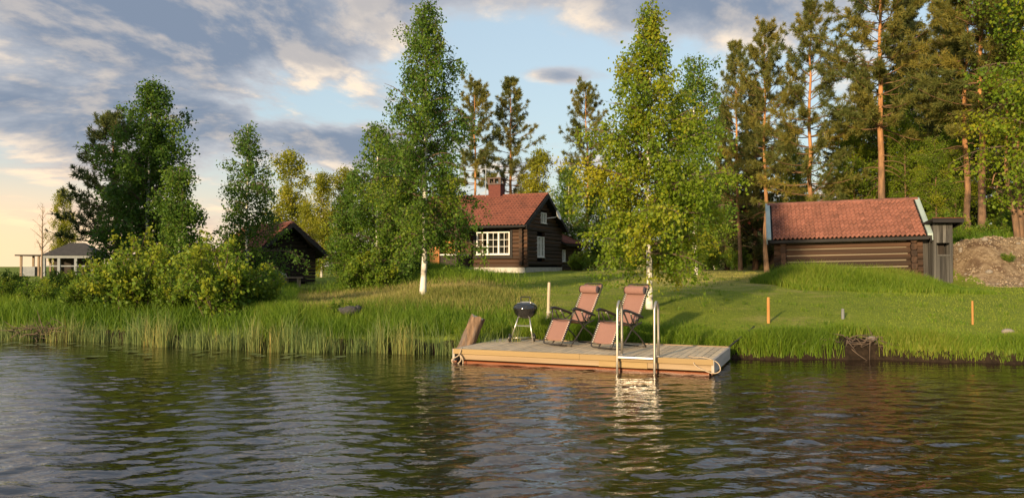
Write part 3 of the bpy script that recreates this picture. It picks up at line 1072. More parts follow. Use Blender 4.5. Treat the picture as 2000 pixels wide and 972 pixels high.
# ------------------------------------------------------------------ floating deck and what stands on it
DZ = .26
FL, FR = Vector((-1.08, 14.8, 0)), Vector((3.30, 13.03, 0))
dx = (FR - FL); DLEN = dx.length; dx.normalize()
dy = Vector((-dx.y, dx.x, 0))
DROT = math.atan2(dx.y, dx.x)
DWID = 2.22


def dk(u, v):
    """point on the deck: u along the front edge, v inwards"""
    p = FL + dx * u + dy * v
    return p.x, p.y


def build_deck():
    root = empty('floating_jetty', (FL.x, FL.y, 0), DROT, 'low wooden plank jetty floating along the grassy bank', 'jetty')
    n = 39
    bw = DLEN / n
    # boards run front to back
    mb = MB()
    b = .004
    mb.cbox(0, DWID - .06, 0, bw - .009, -.028, 0, .005)
    me = mb.mesh('plank', M['deck_top'])
    for i in range(n):
        o = link('plank', me, root, (bw * i + bw - .004, .05, DZ - .001 + random.uniform(-.002, .002)))
        o.rotation_euler = (0, random.uniform(-.001, .001), R(90))
    bx = MB().cbox(0, 1, 0, .045, 0, .095, .004).mesh('edge_beam', M['deck_new'])
    o = link('edge_beam', bx, root, (-.02, 0, DZ - .090)); o.scale = (DLEN * .52, 1, 1)
    o = link('edge_beam', bx, root, (DLEN * .52 - .016, 0, DZ - .091)); o.scale = (DLEN * .48 + .03, 1, 1)
    bb = MB().cbox(0, 1, 0, .045, 0, .095, .004).mesh('edge_beam', M['deck_pale'])
    o = link('edge_beam', bb, root, (0, DWID - .005, DZ - .08)); o.scale = (DLEN, 1, 1)
    fb = MB().cbox(0, 1, 0, .045, .028, .125, .004).mesh('side_beam', M['deck_pale'])
    o = link('side_beam', fb, root, (.12, .045, DZ - .222)); o.scale = (DLEN * .56 + .019, 1, 1)
    o = link('side_beam', fb, root, (.12 + DLEN * .56 + .02, .03, DZ - .222)); o.scale = (DLEN * .18, 1, 1)
    o.data = MB().cbox(0, 1, 0, .045, .02, .125, .004).mesh('side_beam', M['deck_new'])
    o = link('side_beam', fb, root, (.12 + DLEN * .74 + .021, .045, DZ - .222)); o.scale = (DLEN * .26 - .145, 1, 1)
    wet = MB().cbox(0, 1, 0, .16, 0, .34, .01).mesh('float_beam', M['deck_wet'])
    o = link('float_beam', wet, root, (.14, .06, -.305)); o.scale = (DLEN - .2, 1, 1)
    o = link('float_beam', wet, root, (.14, DWID - .2, -.305)); o.scale = (DLEN - .2, 1, 1)
    eb = MB().cbox(0, DWID + .02, 0, .045, 0, .225, .004).mesh('end_beam', M['deck_grey'])
    for x in (.0, DLEN + .028):
        o = link('end_beam', eb, root, (x, .012, DZ - .226)); o.rotation_euler = (0, 0, R(90))
        o = link('end_float', wet, root, (x - .05, .2, -.31)); o.scale = (DWID - .4, .6, 1); o.rotation_euler = (0, 0, R(90))
    for i in (.3, 1.6, 3.1, 4.4):
        MB().box(i, i + .05, .21, DWID - .21, DZ - .2, DZ - .035).build('joist', M['deck_pale'], root)


build_deck()


def arc_pts(c, r, a0, a1, n, u, w):
    return [Vector(c) + Vector(u) * (r * math.cos(a0 + (a1 - a0) * i / n)) + Vector(w) * (r * math.sin(a0 + (a1 - a0) * i / n)) for i in range(n + 1)]


def build_ladder():
    u0 = (Vector((1.84, 13.62, 0)) - FL).dot(dx)
    x, y = dk(u0, 0)
    root = empty('swim_ladder', (x, y, 0), DROT, 'steel bathing ladder with tall looped handrails on the jetty front', 'ladder')
    wid = .64
    top = DZ + .94
    for i, xx in enumerate((0, wid)):
        r = .15
        yf, yb = -.09, -.09 + 2 * r
        pts = [Vector((xx, yf - .03, -.75)), Vector((xx, yf - .02, .2)), Vector((xx, yf, top - r))]
        pts += arc_pts((xx, yf + r, top - r), r, math.pi, 0, 10, (0, 1, 0), (0, 0, 1))[1:]
        pts += [Vector((xx, yb + .01, DZ + .3)), Vector((xx, yb + .015, DZ + .005))]
        MB().tube(pts, .022, 10).build('handrail', M['steel'], root, True)
        MB().lathe([(0, .012), (.045, .012), (.05, .0), (.0, .0)], 14, (xx, yb + .015, DZ)).build('foot_plate', M['steel'], root)
        MB().box(xx - .012, xx + .012, yf + .01, .0, DZ - .07, DZ - .04).build('bracket', M['steel'], root)
    for z in (DZ - .005, -.03 - .0, -.33, -.62):
        s = MB().cbox(.02, wid - .02, -.135, -.065, z - .018, z + .018, .006)
        s.build('step', M['alu'], root)


build_ladder()


def build_chair(px, py_, face, label):
    x, y = px, py_
    fx = math.atan2(face[1], face[0])          # heading the sitter faces
    root = empty('reclining_chair', (x, y, DZ), fx, label, 'chair', 'reclining garden chairs on the jetty')
    # local: +x forward, y across, z up
    hw = .255
    rr = .0145

    def both(fn, name, m, smooth=True):
        for s in (-1, 1):
            fn(s).build(name, m, root, smooth)
    # backrest loop, seat loop + footrest loop
    B0, B1 = Vector((-.12, 0, .44)), Vector((-.56, 0, 1.19))
    S0, S1 = Vector((-.10, 0, .44)), Vector((.36, 0, .52))
    F0, F1 = Vector((.36, 0, .52)), Vector((.63, 0, .05))

    def loop(a, b, closed_top, r=rr):
        d = (b - a).normalized(); n = (b - a).length
        c = .07
        pts = [a + Vector((0, -hw, 0)), b - d * c + Vector((0, -hw, 0)), b - d * c * .3 + Vector((0, -hw + c * .3, 0)), b + Vector((0, -hw + c, 0)),
               b + Vector((0, hw - c, 0)), b - d * c * .3 + Vector((0, hw - c * .3, 0)), b - d * c + Vector((0, hw, 0)), a + Vector((0, hw, 0))]
        return MB().tube(pts, r, 8)
    loop(B0, B1, True).build('back_frame', M['chair_metal'], root, True)
    loop(F0, F1, True).build('footrest_frame', M['chair_metal'], root, True)
    both(lambda s: MB().tube([S0 + Vector((0, s * hw, 0)), (S0 + S1) / 2 + Vector((0, s * hw, -.015)), S1 + Vector((0, s * hw, 0))], rr, 8), 'seat_rail', M['chair_metal'])

    def sling(name, prof, w, parent=root):
        nu = 8
        P = smoothpath(prof, 5)
        vs = []; fs = []
        for i, p in enumerate(P):
            for j in range(nu + 1):
                q = -1 + 2 * j / nu
                sag = .022 * (1 - q * q)
                vs.append((p.x + 0, q * w, p.z - sag))
        n = nu + 1
        for i in range(len(P) - 1):
            for j in range(nu):
                fs.append((i * n + j, (i + 1) * n + j, (i + 1) * n + j + 1, i * n + j + 1))
        o = MB().add(vs, fs).build(name, M['fabric'], parent, True)
        md = o.modifiers.new('thick', 'SOLIDIFY'); md.thickness = .006
        return o
    db = (B1 - B0).normalized(); df = (F1 - F0).normalized()
    fw = hw - .03
    bk = sling('back_sling', [B0 + db * .04, B0 + db * .3 + Vector((-.015, 0, -.01)), B0 + db * .6, B1 - db * .012], fw)
    st = sling('seat_sling', [S0 + Vector((.0, 0, .01)), (S0 + S1) / 2 + Vector((0, 0, -.025)), S1], fw)
    ft = sling('footrest_sling', [F0 + df * .02, F0 + df * .25, F1 - df * .10], fw)

    def lacing(a, b, parent):
        n = int((b - a).length / .042)
        for s in (-1, 1):
            mb = MB()
            for i in range(n):
                p = a + (b - a) * ((i + .5) / n)
                q0 = p + Vector((0, s * (fw - .008), .006)); q1 = p + Vector((0, s * (hw - .006), .004)) + (b - a).normalized() * .006
                mb.tube([q0, q1], .0065, 4)
            mb.build('lacing', M['lace'], parent)
    lacing(B0 + db * .1, B1 - db * .22, bk); lacing(F0 + df * .04, F1 - df * .08, ft)
    # head pillow
    pc = B1 - db * .17 + Vector((.055, 0, .035))
    pm = MB()
    prof = [(0, -.235), (.03, -.232), (.062, -.215), (.07, -.18), (.07, .18), (.062, .215), (.03, .232), (0, .235)]
    pm.lathe(prof, 14)
    rot = Matrix.Rotation(R(90), 4, 'X')
    tl = Matrix.Rotation(-math.atan2(db.z, -db.x) + R(90), 4, 'Y')
    pm.v = [tuple(Vector(pc) + Vector((v[0] * .85, v[2], v[1] * 1.15))) for v in pm.v]
    pl = pm.build('head_pillow', M['fabric'], root, True)
    both(lambda s: MB().add([(pc.x + .056 * math.cos(g) , pc.y + s * .226, pc.z + .075 * math.sin(g)) for g in np.linspace(0, 6.283, 13)[:-1]] + [(pc.x + .05 * math.cos(g), pc.y + s * .237, pc.z + .068 * math.sin(g)) for g in np.linspace(0, 6.283, 13)[:-1]],
                            [(i, (i + 1) % 12, 12 + (i + 1) % 12, 12 + i) for i in range(12)] + [tuple(range(12, 24))]), 'pillow_end', M['fabric_dark'])
    ah = .70
    ao = hw + .045
    # base: two crossed U-shaped legs each side
    for s in (-1, 1):
        y_ = s * (hw + .015)
        # rear-swept leg from the arm front, front-swept leg from the back
        MB().tube(smoothpath([(.28, y_, ah - .02), (.10, y_, .42), (-.18, y_, .22), (-.40, y_, .016)], 5), rr, 8).build('leg', M['chair_metal'], root, True)
        MB().tube(smoothpath([(-.28, y_ * .96, .48), (-.02, y_ * .96, .40), (.18, y_ * .96, .20), (.38, y_ * .96, .016)], 5), rr, 8).build('leg', M['chair_metal'], root, True)
        # armrest with rounded front
        pts = smoothpath([(.38, s * ao, ah + .015), (.24, s * ao, ah + .02), (-.03, s * ao, ah - .05), (-.27, s * ao, ah - .125)], 4)
        mb = MB(); mb.tube(pts, [.02, .027, .030, .030] + [.028] * (len(pts) - 6) + [.024, .018], 8)
        mb.build('armrest', M['black_plastic'], root, True)
        MB().tube([(.10, s * (ao - .02), ah - .03), (.02, s * (hw + .012), .52), (-.06, s * hw, .46)], rr, 8).build('arm_support', M['chair_metal'], root, True)
        MB().tube([(-.22, s * (ao - .01), ah - .11), (-.02, s * (hw + .01), .50)], rr * .9, 8).build('arm_support', M['chair_metal'], root, True)
        MB().tube([(.33, s * (ao - .01), ah), (.36, s * hw, .53)], rr, 8).build('arm_support', M['chair_metal'], root, True)
        MB().lathe([(0, .03), (.02, .028), (.024, 0), (.0, 0)], 10, (.10, s * (ao + .01) - .012 * s, ah - .055)).build('recline_knob', M['steel'], root, True)
    for x in (-.40, .38):
        MB().tube([(x, -hw - .015, .014), (x, hw + .015, .014)], rr, 8).build('floor_bar', M['chair_metal'], root, True)
    MB().tube([(.0, -hw, .43), (.0, hw, .43)], rr, 8).build('cross_bar', M['chair_metal'], root, True)
    MB().tube([(.36, -hw, .515), (.36, hw, .515)], rr, 8).build('cross_bar', M['chair_metal'], root, True)
    return root


build_chair(1.24, 15.62, (-.75, -.66), 'salmon and black reclining garden chair nearer the kettle grill')
build_chair(2.08, 14.98, (-.71, -.70), 'salmon and black reclining garden chair behind the steel bathing ladder')


def build_grill():
    x, y = at(1026, 16.05), 16.05
    root = empty('kettle_grill', (x, y, DZ), R(10), 'black kettle charcoal grill on silver legs with two wheels', 'grill')
    r = .245
    zb = .68
    MB().lathe([(.0, -.20), (.08, -.192), (.15, -.165), (.205, -.115), (.235, -.055), (r, .0), (r + .012, .004), (r + .012, .014), (r - .01, .016), (r - .012, .0)], 40, (0, 0, zb)).build('bowl', M['enamel'], root, True)
    lid = MB().lathe([(r + .006, .018), (r + .006, .028), (r - .004, .045), (.225, .075), (.17, .112), (.10, .132), (.0, .14)], 40, (0, 0, zb)).build('lid', M['enamel'], root, True)
    MB().tube(smoothpath([(-.085, 0, zb + .13), (-.095, 0, zb + .20), (-.08, 0, zb + .235), (.08, 0, zb + .235), (.095, 0, zb + .20), (.085, 0, zb + .13)], 4), .011, 8).build('lid_handle', M['black_plastic'], lid, True)
    MB().box(-.105, .105, -.035, .035, zb + .135, zb + .145).build('heat_shield', M['alu'], lid)
    MB().lathe([(0, .0), (.03, .002), (.03, .01), (.0, .012)], 14, (.10, -.08, zb + .123)).build('vent', M['alu'], lid)
    feet = [(-.27, .12, .085), (.12, -.20, 0.0), (.17, .13, .085)]
    tops = [(-.13, .05, zb - .16), (.06, -.11, zb - .15), (.10, .07, zb - .16)]
    for f, t in zip(feet, tops):
        MB().tube([t, f], .0135, 10).build('leg', M['alu'], root, True)
    a, b = Vector(feet[0]), Vector(feet[2])
    MB().tube([a, b], .007, 8).build('axle', M['alu'], root, True)
    for f, s in ((feet[0], -1), (feet[2], 1)):
        wh = MB().lathe([(0, -.02), (.045, -.022), (.078, -.018), (.085, -.01), (.085, .01), (.078, .018), (.045, .022), (0, .02)], 20)
        wh.v = [(v[2] + f[0] + s * .035, v[1] + f[1], v[0] + .085) for v in wh.v]
        wo = wh.build('wheel', M['black_plastic'], root, True)
        hb = MB().lathe([(0, -.028), (.02, -.026), (.02, .026), (0, .028)], 10)
        hb.v = [(v[2] + f[0] + s * .035, v[1] + f[1], v[0] + .085) for v in hb.v]
        hb.build('hub', M['alu'], wo, True)
    MB().tube([tuple(Vector(tops[0]).lerp(Vector(feet[0]), .42)), tuple(Vector(tops[1]).lerp(Vector(feet[1]), .38)), tuple(Vector(tops[2]).lerp(Vector(feet[2]), .42)), tuple(Vector(tops[0]).lerp(Vector(feet[0]), .42))], .005, 6).build('brace_wire', M['alu'], root)


build_grill()


def stake(px, ytop, d, r, m, label, lean=(0, 0)):
    x = at(px, d)
    g0 = gz(x, d)
    h = zat(ytop, d) - g0
    o = MB().tube([(0, 0, -.3), (lean[0] * .5, lean[1] * .5, h * .5), (lean[0], lean[1], h - .02), (lean[0], lean[1], h)], [r, r * .96, r * .92, r * .7], 9).build('stake', m, None, False)
    o.location = (x, d, g0)
    return tag(o, label, 'stake', 'wooden stakes along the bank')


stake(1500, 580, 17.0, .034, M['stake_orange'], 'orange wooden stake in the bank grass right of the jetty')
stake(1645, 602, 17.4, .035, M['stake_grey'], 'short grey stake above the eroded bank hollow')
stake(1898, 587, 16.7, .022, M['stake_orange'], 'thin pale orange stake standing at the right end of the bank')
stake(1070, 551, 18.2, .036, M['stake_weathered'], 'bleached mooring stake standing behind the kettle grill', (.03, 0))


def build_ropes():
    x0 = at(1070, 18.2)
    g0 = gz(x0, 18.2)
    a = Vector((x0 + .02, 18.15, g0 + .18)); b = Vector((*dk(2.0 - .0, DWID - .05), DZ + .05))
    b = Vector((at(1038, 16.6), 16.6, DZ + .06))
    mid = (a + b) / 2 - Vector((0, 0, .10))
    o = MB().tube(smoothpath([a, mid, b], 8), .012, 6).build('mooring_rope', M['rope_grey'], None, True)
    tag(o, 'pale mooring rope running from the bleached stake to the jetty', 'rope')
    o = MB().tube([*arc_pts(a, .045, 0, 6.3, 12, (1, 0, 0), (0, 1, 0)), *arc_pts(a + Vector((0, 0, .02)), .047, 0, 6.3, 12, (1, 0, 0), (0, 1, 0))], .012, 6).build('rope_knot', M['rope_grey'], None, True)
    tag(o, 'rope knot wound round the bleached mooring stake', 'rope')
    # loop of rope on the right front corner
    u = DLEN
    P = [(*dk(u - .45, .30), DZ + .012), (*dk(u - .28, .12), DZ + .02), (*dk(u - .12, .02), DZ + .03), (*dk(u + .07, .05), DZ - .04), (*dk(u + .13, -.02), DZ - .16),
         (*dk(u + .02, -.06), DZ - .21), (*dk(u - .18, -.03), DZ - .15), (*dk(u - .28, -.03), DZ - .09), (*dk(u - .3, -.02), DZ - .05)]
    o = MB().tube(smoothpath(P, 6), .009, 7).build('rope_loop', M['rope'], None, True)
    tag(o, 'cream rope looped over the right front corner of the jetty', 'rope')
    P = [(*dk(.12, .1), DZ + .012), (*dk(.15, -.03), DZ - .02), (*dk(.10, -.04), DZ - .12), (*dk(-.03, -.05), DZ - .2), (*dk(.05, -.06), DZ - .29), (*dk(.16, -.05), DZ - .2), (*dk(.13, -.03), DZ - .1), (*dk(.2, -.04), DZ - .2), (*dk(.19, -.05), DZ - .31)]
    o = MB().tube(smoothpath(P, 6), .010, 7).build('rope_knot', M['rope'], None, True)
    tag(o, 'tan rope hanging knotted at the left front corner of the jetty', 'rope')
    a = Vector((*dk(DLEN - .02, DWID), DZ - .02)); b = Vector((at(1472, 16.2), 16.2, gz(at(1472, 16.2), 16.2) + .12))
    o = MB().tube(smoothpath([a, (a + b) / 2 + Vector((0, 0, .0)), b], 5), .018, 6).build('anchor_chain', M['dark_line'], None, True)
    tag(o, 'dark chain from the jetty back corner up into the bank', 'chain')


build_ropes()


def build_stump():
    x, y = at(908, 15.75), 15.75
    root = empty('leaning_log', (x, y, 0), 0, 'weathered bark-covered log leaning at the left end of the jetty', 'log')
    seg = 24
    r0 = np.random.default_rng(5)
    rad = .15 * (1 + .10 * r0.normal(0, 1, seg))
    a = Vector((-.12, .05, -.1)); b = Vector((.24, .16, .78))
    ax = (b - a).normalized(); u = ax.cross(Vector((0, 1, 0))).normalized(); w = ax.cross(u)
    vs = []; n = 9
    for i in range(n):
        t = i / (n - 1)
        for s in range(seg):
            g = 2 * math.pi * s / seg
            k_ = rad[s] * (1.08 - .12 * t) * (1 + .05 * math.sin(i * 2.1 + s * 1.3)) * (1 if s % 3 else .86)
            tt = t + (.03 * math.sin(s * 1.1) if i == n - 1 else 0)
            vs.append(a + (b - a) * tt + (u * math.cos(g) + w * math.sin(g)) * k_)
    fs = [(i * seg + s, i * seg + (s + 1) % seg, (i + 1) * seg + (s + 1) % seg, (i + 1) * seg + s) for i in range(n - 1) for s in range(seg)]
    MB().add(vs, fs).build('bark', M['stump_bark'], root, True)
    top = vs[(n - 1) * seg:]
    c = sum(top, Vector()) / seg
    MB().add([c] + top, [(0, 1 + s, 1 + (s + 1) % seg) for s in range(seg)]).build('cut_end', M['stump_cut'], root)


build_stump()


# ------------------------------------------------------------------ vegetation generators (numpy)
def norm(v):
    return v / np.maximum(np.linalg.norm(v, axis=-1, keepdims=True), 1e-9)


def tubes_np(paths, sides=5):
    """paths: list of (pts (n,3), radii (n,)) -> V, F"""
    V = []; F = []; o = 0
    ang = np.linspace(0, 2 * np.pi, sides, endpoint=False)
    for P, r in paths:
        P = np.asarray(P, float); n = len(P)
        T = norm(np.gradient(P, axis=0))
        ref = np.where(np.abs(T[:, 2:3]) < .9, np.array([[0, 0, 1.0]]), np.array([[1.0, 0, 0]]))
        U = norm(np.cross(T, ref)); Wv = np.cross(T, U)
        ring = P[:, None] + (U[:, None] * np.cos(ang)[None, :, None] + Wv[:, None] * np.sin(ang)[None, :, None]) * np.asarray(r)[:, None, None]
        V.append(ring.reshape(-1, 3))
        i = np.arange(n - 1)[:, None] * sides + np.arange(sides)[None]
        j = np.arange(n - 1)[:, None] * sides + (np.arange(sides)[None] + 1) % sides
        F.append(np.stack([i, j, j + sides, i + sides], -1).reshape(-1, 4) + o)
        o += n * sides
    return np.concatenate(V), np.concatenate(F)


def leaf_quads(P, size, r, droop=.4, aspect=.72):
    """diamond leaves at points P"""
    n = len(P)
    d = norm(r.normal(0, 1, (n, 3)) + np.array([0, 0, -droop]))
    u = norm(np.cross(d, r.normal(0, 1, (n, 3))))
    s = size * r.uniform(.5, 1.4, (n, 1))
    nrm = np.cross(d, u)
    V = np.stack([P, P + d * s * .5 + u * s * aspect * .5 + nrm * s * .08, P + d * s, P + d * s * .5 - u * s * aspect * .5 + nrm * s * .08], 1).reshape(-1, 3)
    F = np.arange(n * 4).reshape(n, 4)
    return V, F


def broadleaf(h, prof, seed, nleaf, leaf=.075, t0=.15, nb=55, r0=.09, up=(.45, 1.1), droop=.55, jitter=.10, tint=.45, lean=(0, 0), patch=None, wander=.12, subn=7, hang=.38):
    """returns (V,F) wood and (V,F,tint) leaves. prof: list of (t, radius)"""
    r = np.random.default_rng(seed)
    n = 14
    tz = np.linspace(0, 1, n)
    wx = np.cumsum(r.normal(0, wander / n ** .5 * .35, n)); wy = np.cumsum(r.normal(0, wander / n ** .5 * .35, n))
    wx -= wx[0]; wy -= wy[0]
    T = np.stack([wx + lean[0] * tz ** 1.3, wy + lean[1] * tz ** 1.3, tz * h], 1)
    rad = r0 * (1 - tz) ** .85 + .006
    rad[0] *= 1.25
    paths = [(T, rad)]
    pt = np.array([p[0] for p in prof]); pr = np.array([p[1] for p in prof])
    segs = []; wts = []; tints = []
    for i in range(nb):
        t = t0 + (1 - t0) * ((i + r.uniform(0, 1)) / nb) ** .95 * .985
        az = i * 2.39996 + r.normal(0, .35)
        L = np.interp(t, pt, pr) * r.uniform(.55, 1.25)
        el = min(1.2, up[0] + (up[1] - up[0]) * ((t - t0) / (1 - t0)) + r.normal(0, .14))
        base = np.array([np.interp(t, tz, T[:, k]) for k in range(3)])
        m = 6
        s = np.linspace(0, 1, m)
        dirh = np.array([math.cos(az), math.sin(az), 0])
        hor = L * s
        ver = L * math.tan(el) * .75 * s - droop * L * s ** 2.4 * .8
        if t > .9:
            ver = ver * .8
        bend = np.cross(dirh, [0, 0, 1]) * (r.normal(0, .12) * L)
        P = base + dirh * hor[:, None] + np.array([0, 0, 1.0]) * ver[:, None] + bend * (s ** 2)[:, None]
        br = max(.006, np.interp(t, tz, rad) * .42) * (1 - s) ** .8 + .004
        paths.append((P, br))
        bt = r.normal(0, .15)
        ns = max(2, int(subn * (.5 + L)))
        for j in range(ns):
            q = r.uniform(.10, 1.0)
            a = np.array([np.interp(q, s, P[:, k]) for k in range(3)])
            dd = norm(dirh * r.uniform(.2, 1) + r.normal(0, .55, 3) + np.array([0, 0, -.15]))
            ll = (.16 + .34 * L * (1.1 - q)) * r.uniform(.6, 1.3)
            b = a + dd * ll + np.array([0, 0, -.30 * ll * droop * 2])
            segs.append((a, b)); wts.append(ll + .08); tints.append(bt + r.normal(0, .08))
            paths.append((np.stack([a, (a + b) / 2 + [0, 0, .02], b]), np.array([.006, .004, .002])))
            if hang and r.uniform() < .65:
                e = b + np.array([r.normal(0, .05), r.normal(0, .05), -r.uniform(.12, hang)])
                segs.append((b, e)); wts.append((b - e)[2] + .05); tints.append(tints[-1])
                paths.append((np.stack([b, (b + e) / 2 + r.normal(0, .01, 3), e]), np.array([.003, .0025, .002])))
    A = np.array([s[0] for s in segs]); B = np.array([s[1] for s in segs])
    w = np.array(wts); w = w / w.sum()
    idx = r.choice(len(segs), nleaf, p=w)
    q = r.uniform(0.05, 1.08, (nleaf, 1))
    P = A[idx] + (B[idx] - A[idx]) * q + r.normal(0, jitter, (nleaf, 3)) * np.array([1, 1, .8])
    P[:, 2] -= np.abs(r.normal(0, jitter * .9, nleaf))
    V, F = leaf_quads(P, leaf, r)
    tn = tint + np.array(tints)[idx] + r.normal(0, .10, nleaf)
    if patch is not None:
        tn = tn + patch(P)
    wood = tubes_np(paths, 5)
    return wood, (V, F, np.repeat(np.clip(tn, 0, 1), 4))


def spikes(P, D, ln, wd, r, n):
    """n thin needle sprays round each point P heading about D"""
    m = len(P)
    Pn = np.repeat(P, n, 0); Dn = np.repeat(D, n, 0)
    d = norm(Dn * .75 + r.normal(0, .62, (m * n, 3)))
    u = norm(np.cross(d, r.normal(0, 1, (m * n, 3))))
    L = ln * r.uniform(.65, 1.25, (m * n, 1))
    V = np.stack([Pn - u * wd * .5, Pn + u * wd * .5, Pn + d * L * .65 + u * wd * .45, Pn + d * L, Pn + d * L * .65 - u * wd * .45], 1).reshape(-1, 3)
    F = np.arange(m * n * 5).reshape(-1, 5)
    return V, F


def conifer(kind, h, prof, seed, t0=.4, r0=.16, whorl=.42, per=5, tw=8, tufts=3, nsp=8, ln=.17, wd=.03, dead=8, lean=(0, 0), tint=.45):
    r = np.random.default_rng(seed)
    n = 12
    tz = np.linspace(0, 1, n)
    wx = np.cumsum(r.normal(0, .05, n)); wy = np.cumsum(r.normal(0, .05, n)); wx -= wx[0]; wy -= wy[0]
    if kind == 'spruce': wx *= .2; wy *= .2
    T = np.stack([wx + lean[0] * tz ** 1.2, wy + lean[1] * tz ** 1.2, tz * h], 1)
    rad = r0 * (1 - tz * .93) ** .9
    rad[0] *= 1.2
    trunk = [(T, rad)]
    limbs = []
    pt = np.array([p[0] for p in prof]); pr = np.array([p[1] for p in prof])
    TP = []; TD = []; TT = []

    def tr(t):
        return np.array([np.interp(t, tz, T[:, k]) for k in range(3)])
    z = t0 * h
    while z < h * .99:
        t = z / h
        az0 = r.uniform(0, 6.28)
        for b in range(per):
            az = az0 + b * 6.283 / per + r.normal(0, .3)
            L = np.interp(t, pt, pr) * r.uniform(.55, 1.2)
            if L < .08: L = .08
            dirh = np.array([math.cos(az), math.sin(az), 0])
            s = np.linspace(0, 1, 6)
            if kind == 'pine':
                el = -.10 + 1.0 * ((t - t0) / (1 - t0)) ** 1.5 + r.normal(0, .18)
                ver = L * (math.tan(np.clip(el, -.5, 1.1)) * s * .8 + .26 * s ** 2.5)
            else:
                el = .35 * ((t - t0) / (1 - t0)) - .30 + r.normal(0, .06)
                ver = L * (math.tan(el) * s * 1.0 - .12 * s * (1 - s) * 2 + .18 * s ** 3)
            P = tr(t) + r.normal(0, .02, 3) + dirh * (L * s)[:, None] + np.array([0, 0, 1.0]) * ver[:, None]
            P = P + np.cross(dirh, [0, 0, 1]) * (r.normal(0, .10) * L * s ** 2)[:, None]
            limbs.append((P, np.interp(t, tz, rad) * .30 * (1 - s * .85) + .004))
            bt = r.normal(0, .14)
            k_ = max(2, int(tw * (.35 + L / max(pr))))
            for j in range(k_):
                q = r.uniform(.30 if kind == 'pine' else .12, 1.0)
                a = np.array([np.interp(q, s, P[:, m]) for m in range(3)])
                if kind == 'pine':
                    dd = norm(dirh * .7 + r.normal(0, .55, 3) + np.array([0, 0, .42]))
                    ll = (.12 + .28 * L * (1.05 - q)) * r.uniform(.6, 1.3)
                else:
                    side = np.cross(dirh, [0, 0, 1]) * r.choice([-1, 1])
                    dd = norm(dirh * .75 + side * r.uniform(.2, .9) + np.array([0, 0, -.30]) + r.normal(0, .15, 3))
                    ll = (.10 + .40 * L * (1.08 - q)) * r.uniform(.6, 1.2)
                for m_ in range(tufts):
                    f = (m_ + r.uniform(.3, 1.0)) / tufts
                    TP.append(a + dd * ll * f); TD.append(dd); TT.append(bt)
            TP.append(P[-1]); TD.append(norm(P[-1] - P[-2])); TT.append(bt)
        z += whorl * r.uniform(.75, 1.25) * (1.0 if t < .8 else .75)
    TP.append(T[-1]); TD.append(np.array([0, 0, 1.0])); TT.append(0)
    for i in range(dead):
        t = t0 * r.uniform(.45, 1.02)
        az = r.uniform(0, 6.28); L = r.uniform(.4, 1.5)
        dirh = np.array([math.cos(az), math.sin(az), 0]); s = np.linspace(0, 1, 5)
        P = tr(t) + dirh * (L * s)[:, None] + np.array([0, 0, 1.0]) * (L * (r.uniform(-.2, .35) * s - r.uniform(.1, .5) * s ** 2.2))[:, None]
        limbs.append((P, .022 * (1 - s) + .006))
    TP = np.array(TP); TD = np.array(TD); TT = np.array(TT)
    V, F = spikes(TP, TD, ln, wd, r, nsp)
    tn = np.repeat(np.clip(tint + np.repeat(TT, nsp) + r.normal(0, .1, len(TP) * nsp), 0, 1), 5)
    return tubes_np(trunk, 9), tubes_np(limbs, 4), (V, F, tn)


def bush(seed, rx, ry, h, nleaf, leaf=.085, nst=26, tint=.5, low=.05):
    r = np.random.default_rng(seed)
    paths = []; segs = []; tn_ = []
    for i in range(nst):
        az = r.uniform(0, 6.28); rr_ = r.uniform(.1, 1) ** .6
        b = np.array([r.normal(0, .18) * rx, r.normal(0, .18) * ry, 0])
        top = np.array([math.cos(az) * rr_ * rx, math.sin(az) * rr_ * ry, h * (1.08 - .5 * rr_ ** 2) * r.uniform(.55, 1.16)])
        mid = b + (top - b) * .5 + np.array([0, 0, h * .15])
        s = np.linspace(0, 1, 6)[:, None]
        P = (1 - s) ** 2 * b + 2 * s * (1 - s) * mid + s ** 2 * top
        paths.append((P, .013 * (1 - s[:, 0]) + .004))
        bt = r.normal(0, .16)
        for j in range(12):
            q = r.uniform(.12, 1.0)
            a = np.array([np.interp(q, s[:, 0], P[:, k]) for k in range(3)])
            e = a + norm(r.normal(0, 1, 3) + np.array([math.cos(az) * .4, math.sin(az) * .4, .55])) * r.uniform(.12, .32) * (h / 1.8) ** .5
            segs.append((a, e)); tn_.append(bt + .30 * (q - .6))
            paths.append((np.stack([a, (a + e) / 2, e]), np.array([.005, .004, .002])))
    A = np.array([s[0] for s in segs]); B = np.array([s[1] for s in segs])
    idx = r.integers(0, len(segs), nleaf)
    P = A[idx] + (B[idx] - A[idx]) * r.uniform(0, 1.08, (nleaf, 1)) + r.normal(0, .055, (nleaf, 3))
    P[:, 2] = np.maximum(P[:, 2], low)
    V, F = leaf_quads(P, leaf, r, -.25)
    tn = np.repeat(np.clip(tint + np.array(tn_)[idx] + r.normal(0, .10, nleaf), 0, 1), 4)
    return tubes_np(paths, 4), (V, F, tn)


def tree_obj(name, label, cat, x, y, parts, group=None, rz=0.0, sc=1.0, sink=.05):
    root = empty(name, (x, y, gz(x, y) - sink), rz, label, cat, group)
    root.scale = (sc, sc, sc) if not isinstance(sc, tuple) else sc
    for nm, me in parts:
        link(nm, me, root)
    return root


def broad_parts(leafm, barkm='birch_bark', **kw):
    wood, (V, F, tn) = broadleaf(**kw)
    # trunk ring block = first 14*5 verts -> its own mesh (bark), limbs darker
    nv = 14 * 5; nf = 13 * 5
    tm = mesh_np('trunk', wood[0][:nv], wood[1][:nf], M[barkm], smooth=True)
    lm = mesh_np('limbs', wood[0][nv:], wood[1][nf:] - nv, M['twig'])
    cm = mesh_np('crown', V, F, M[leafm], tn)
    return [('trunk', tm), ('limbs', lm), ('crown', cm)]


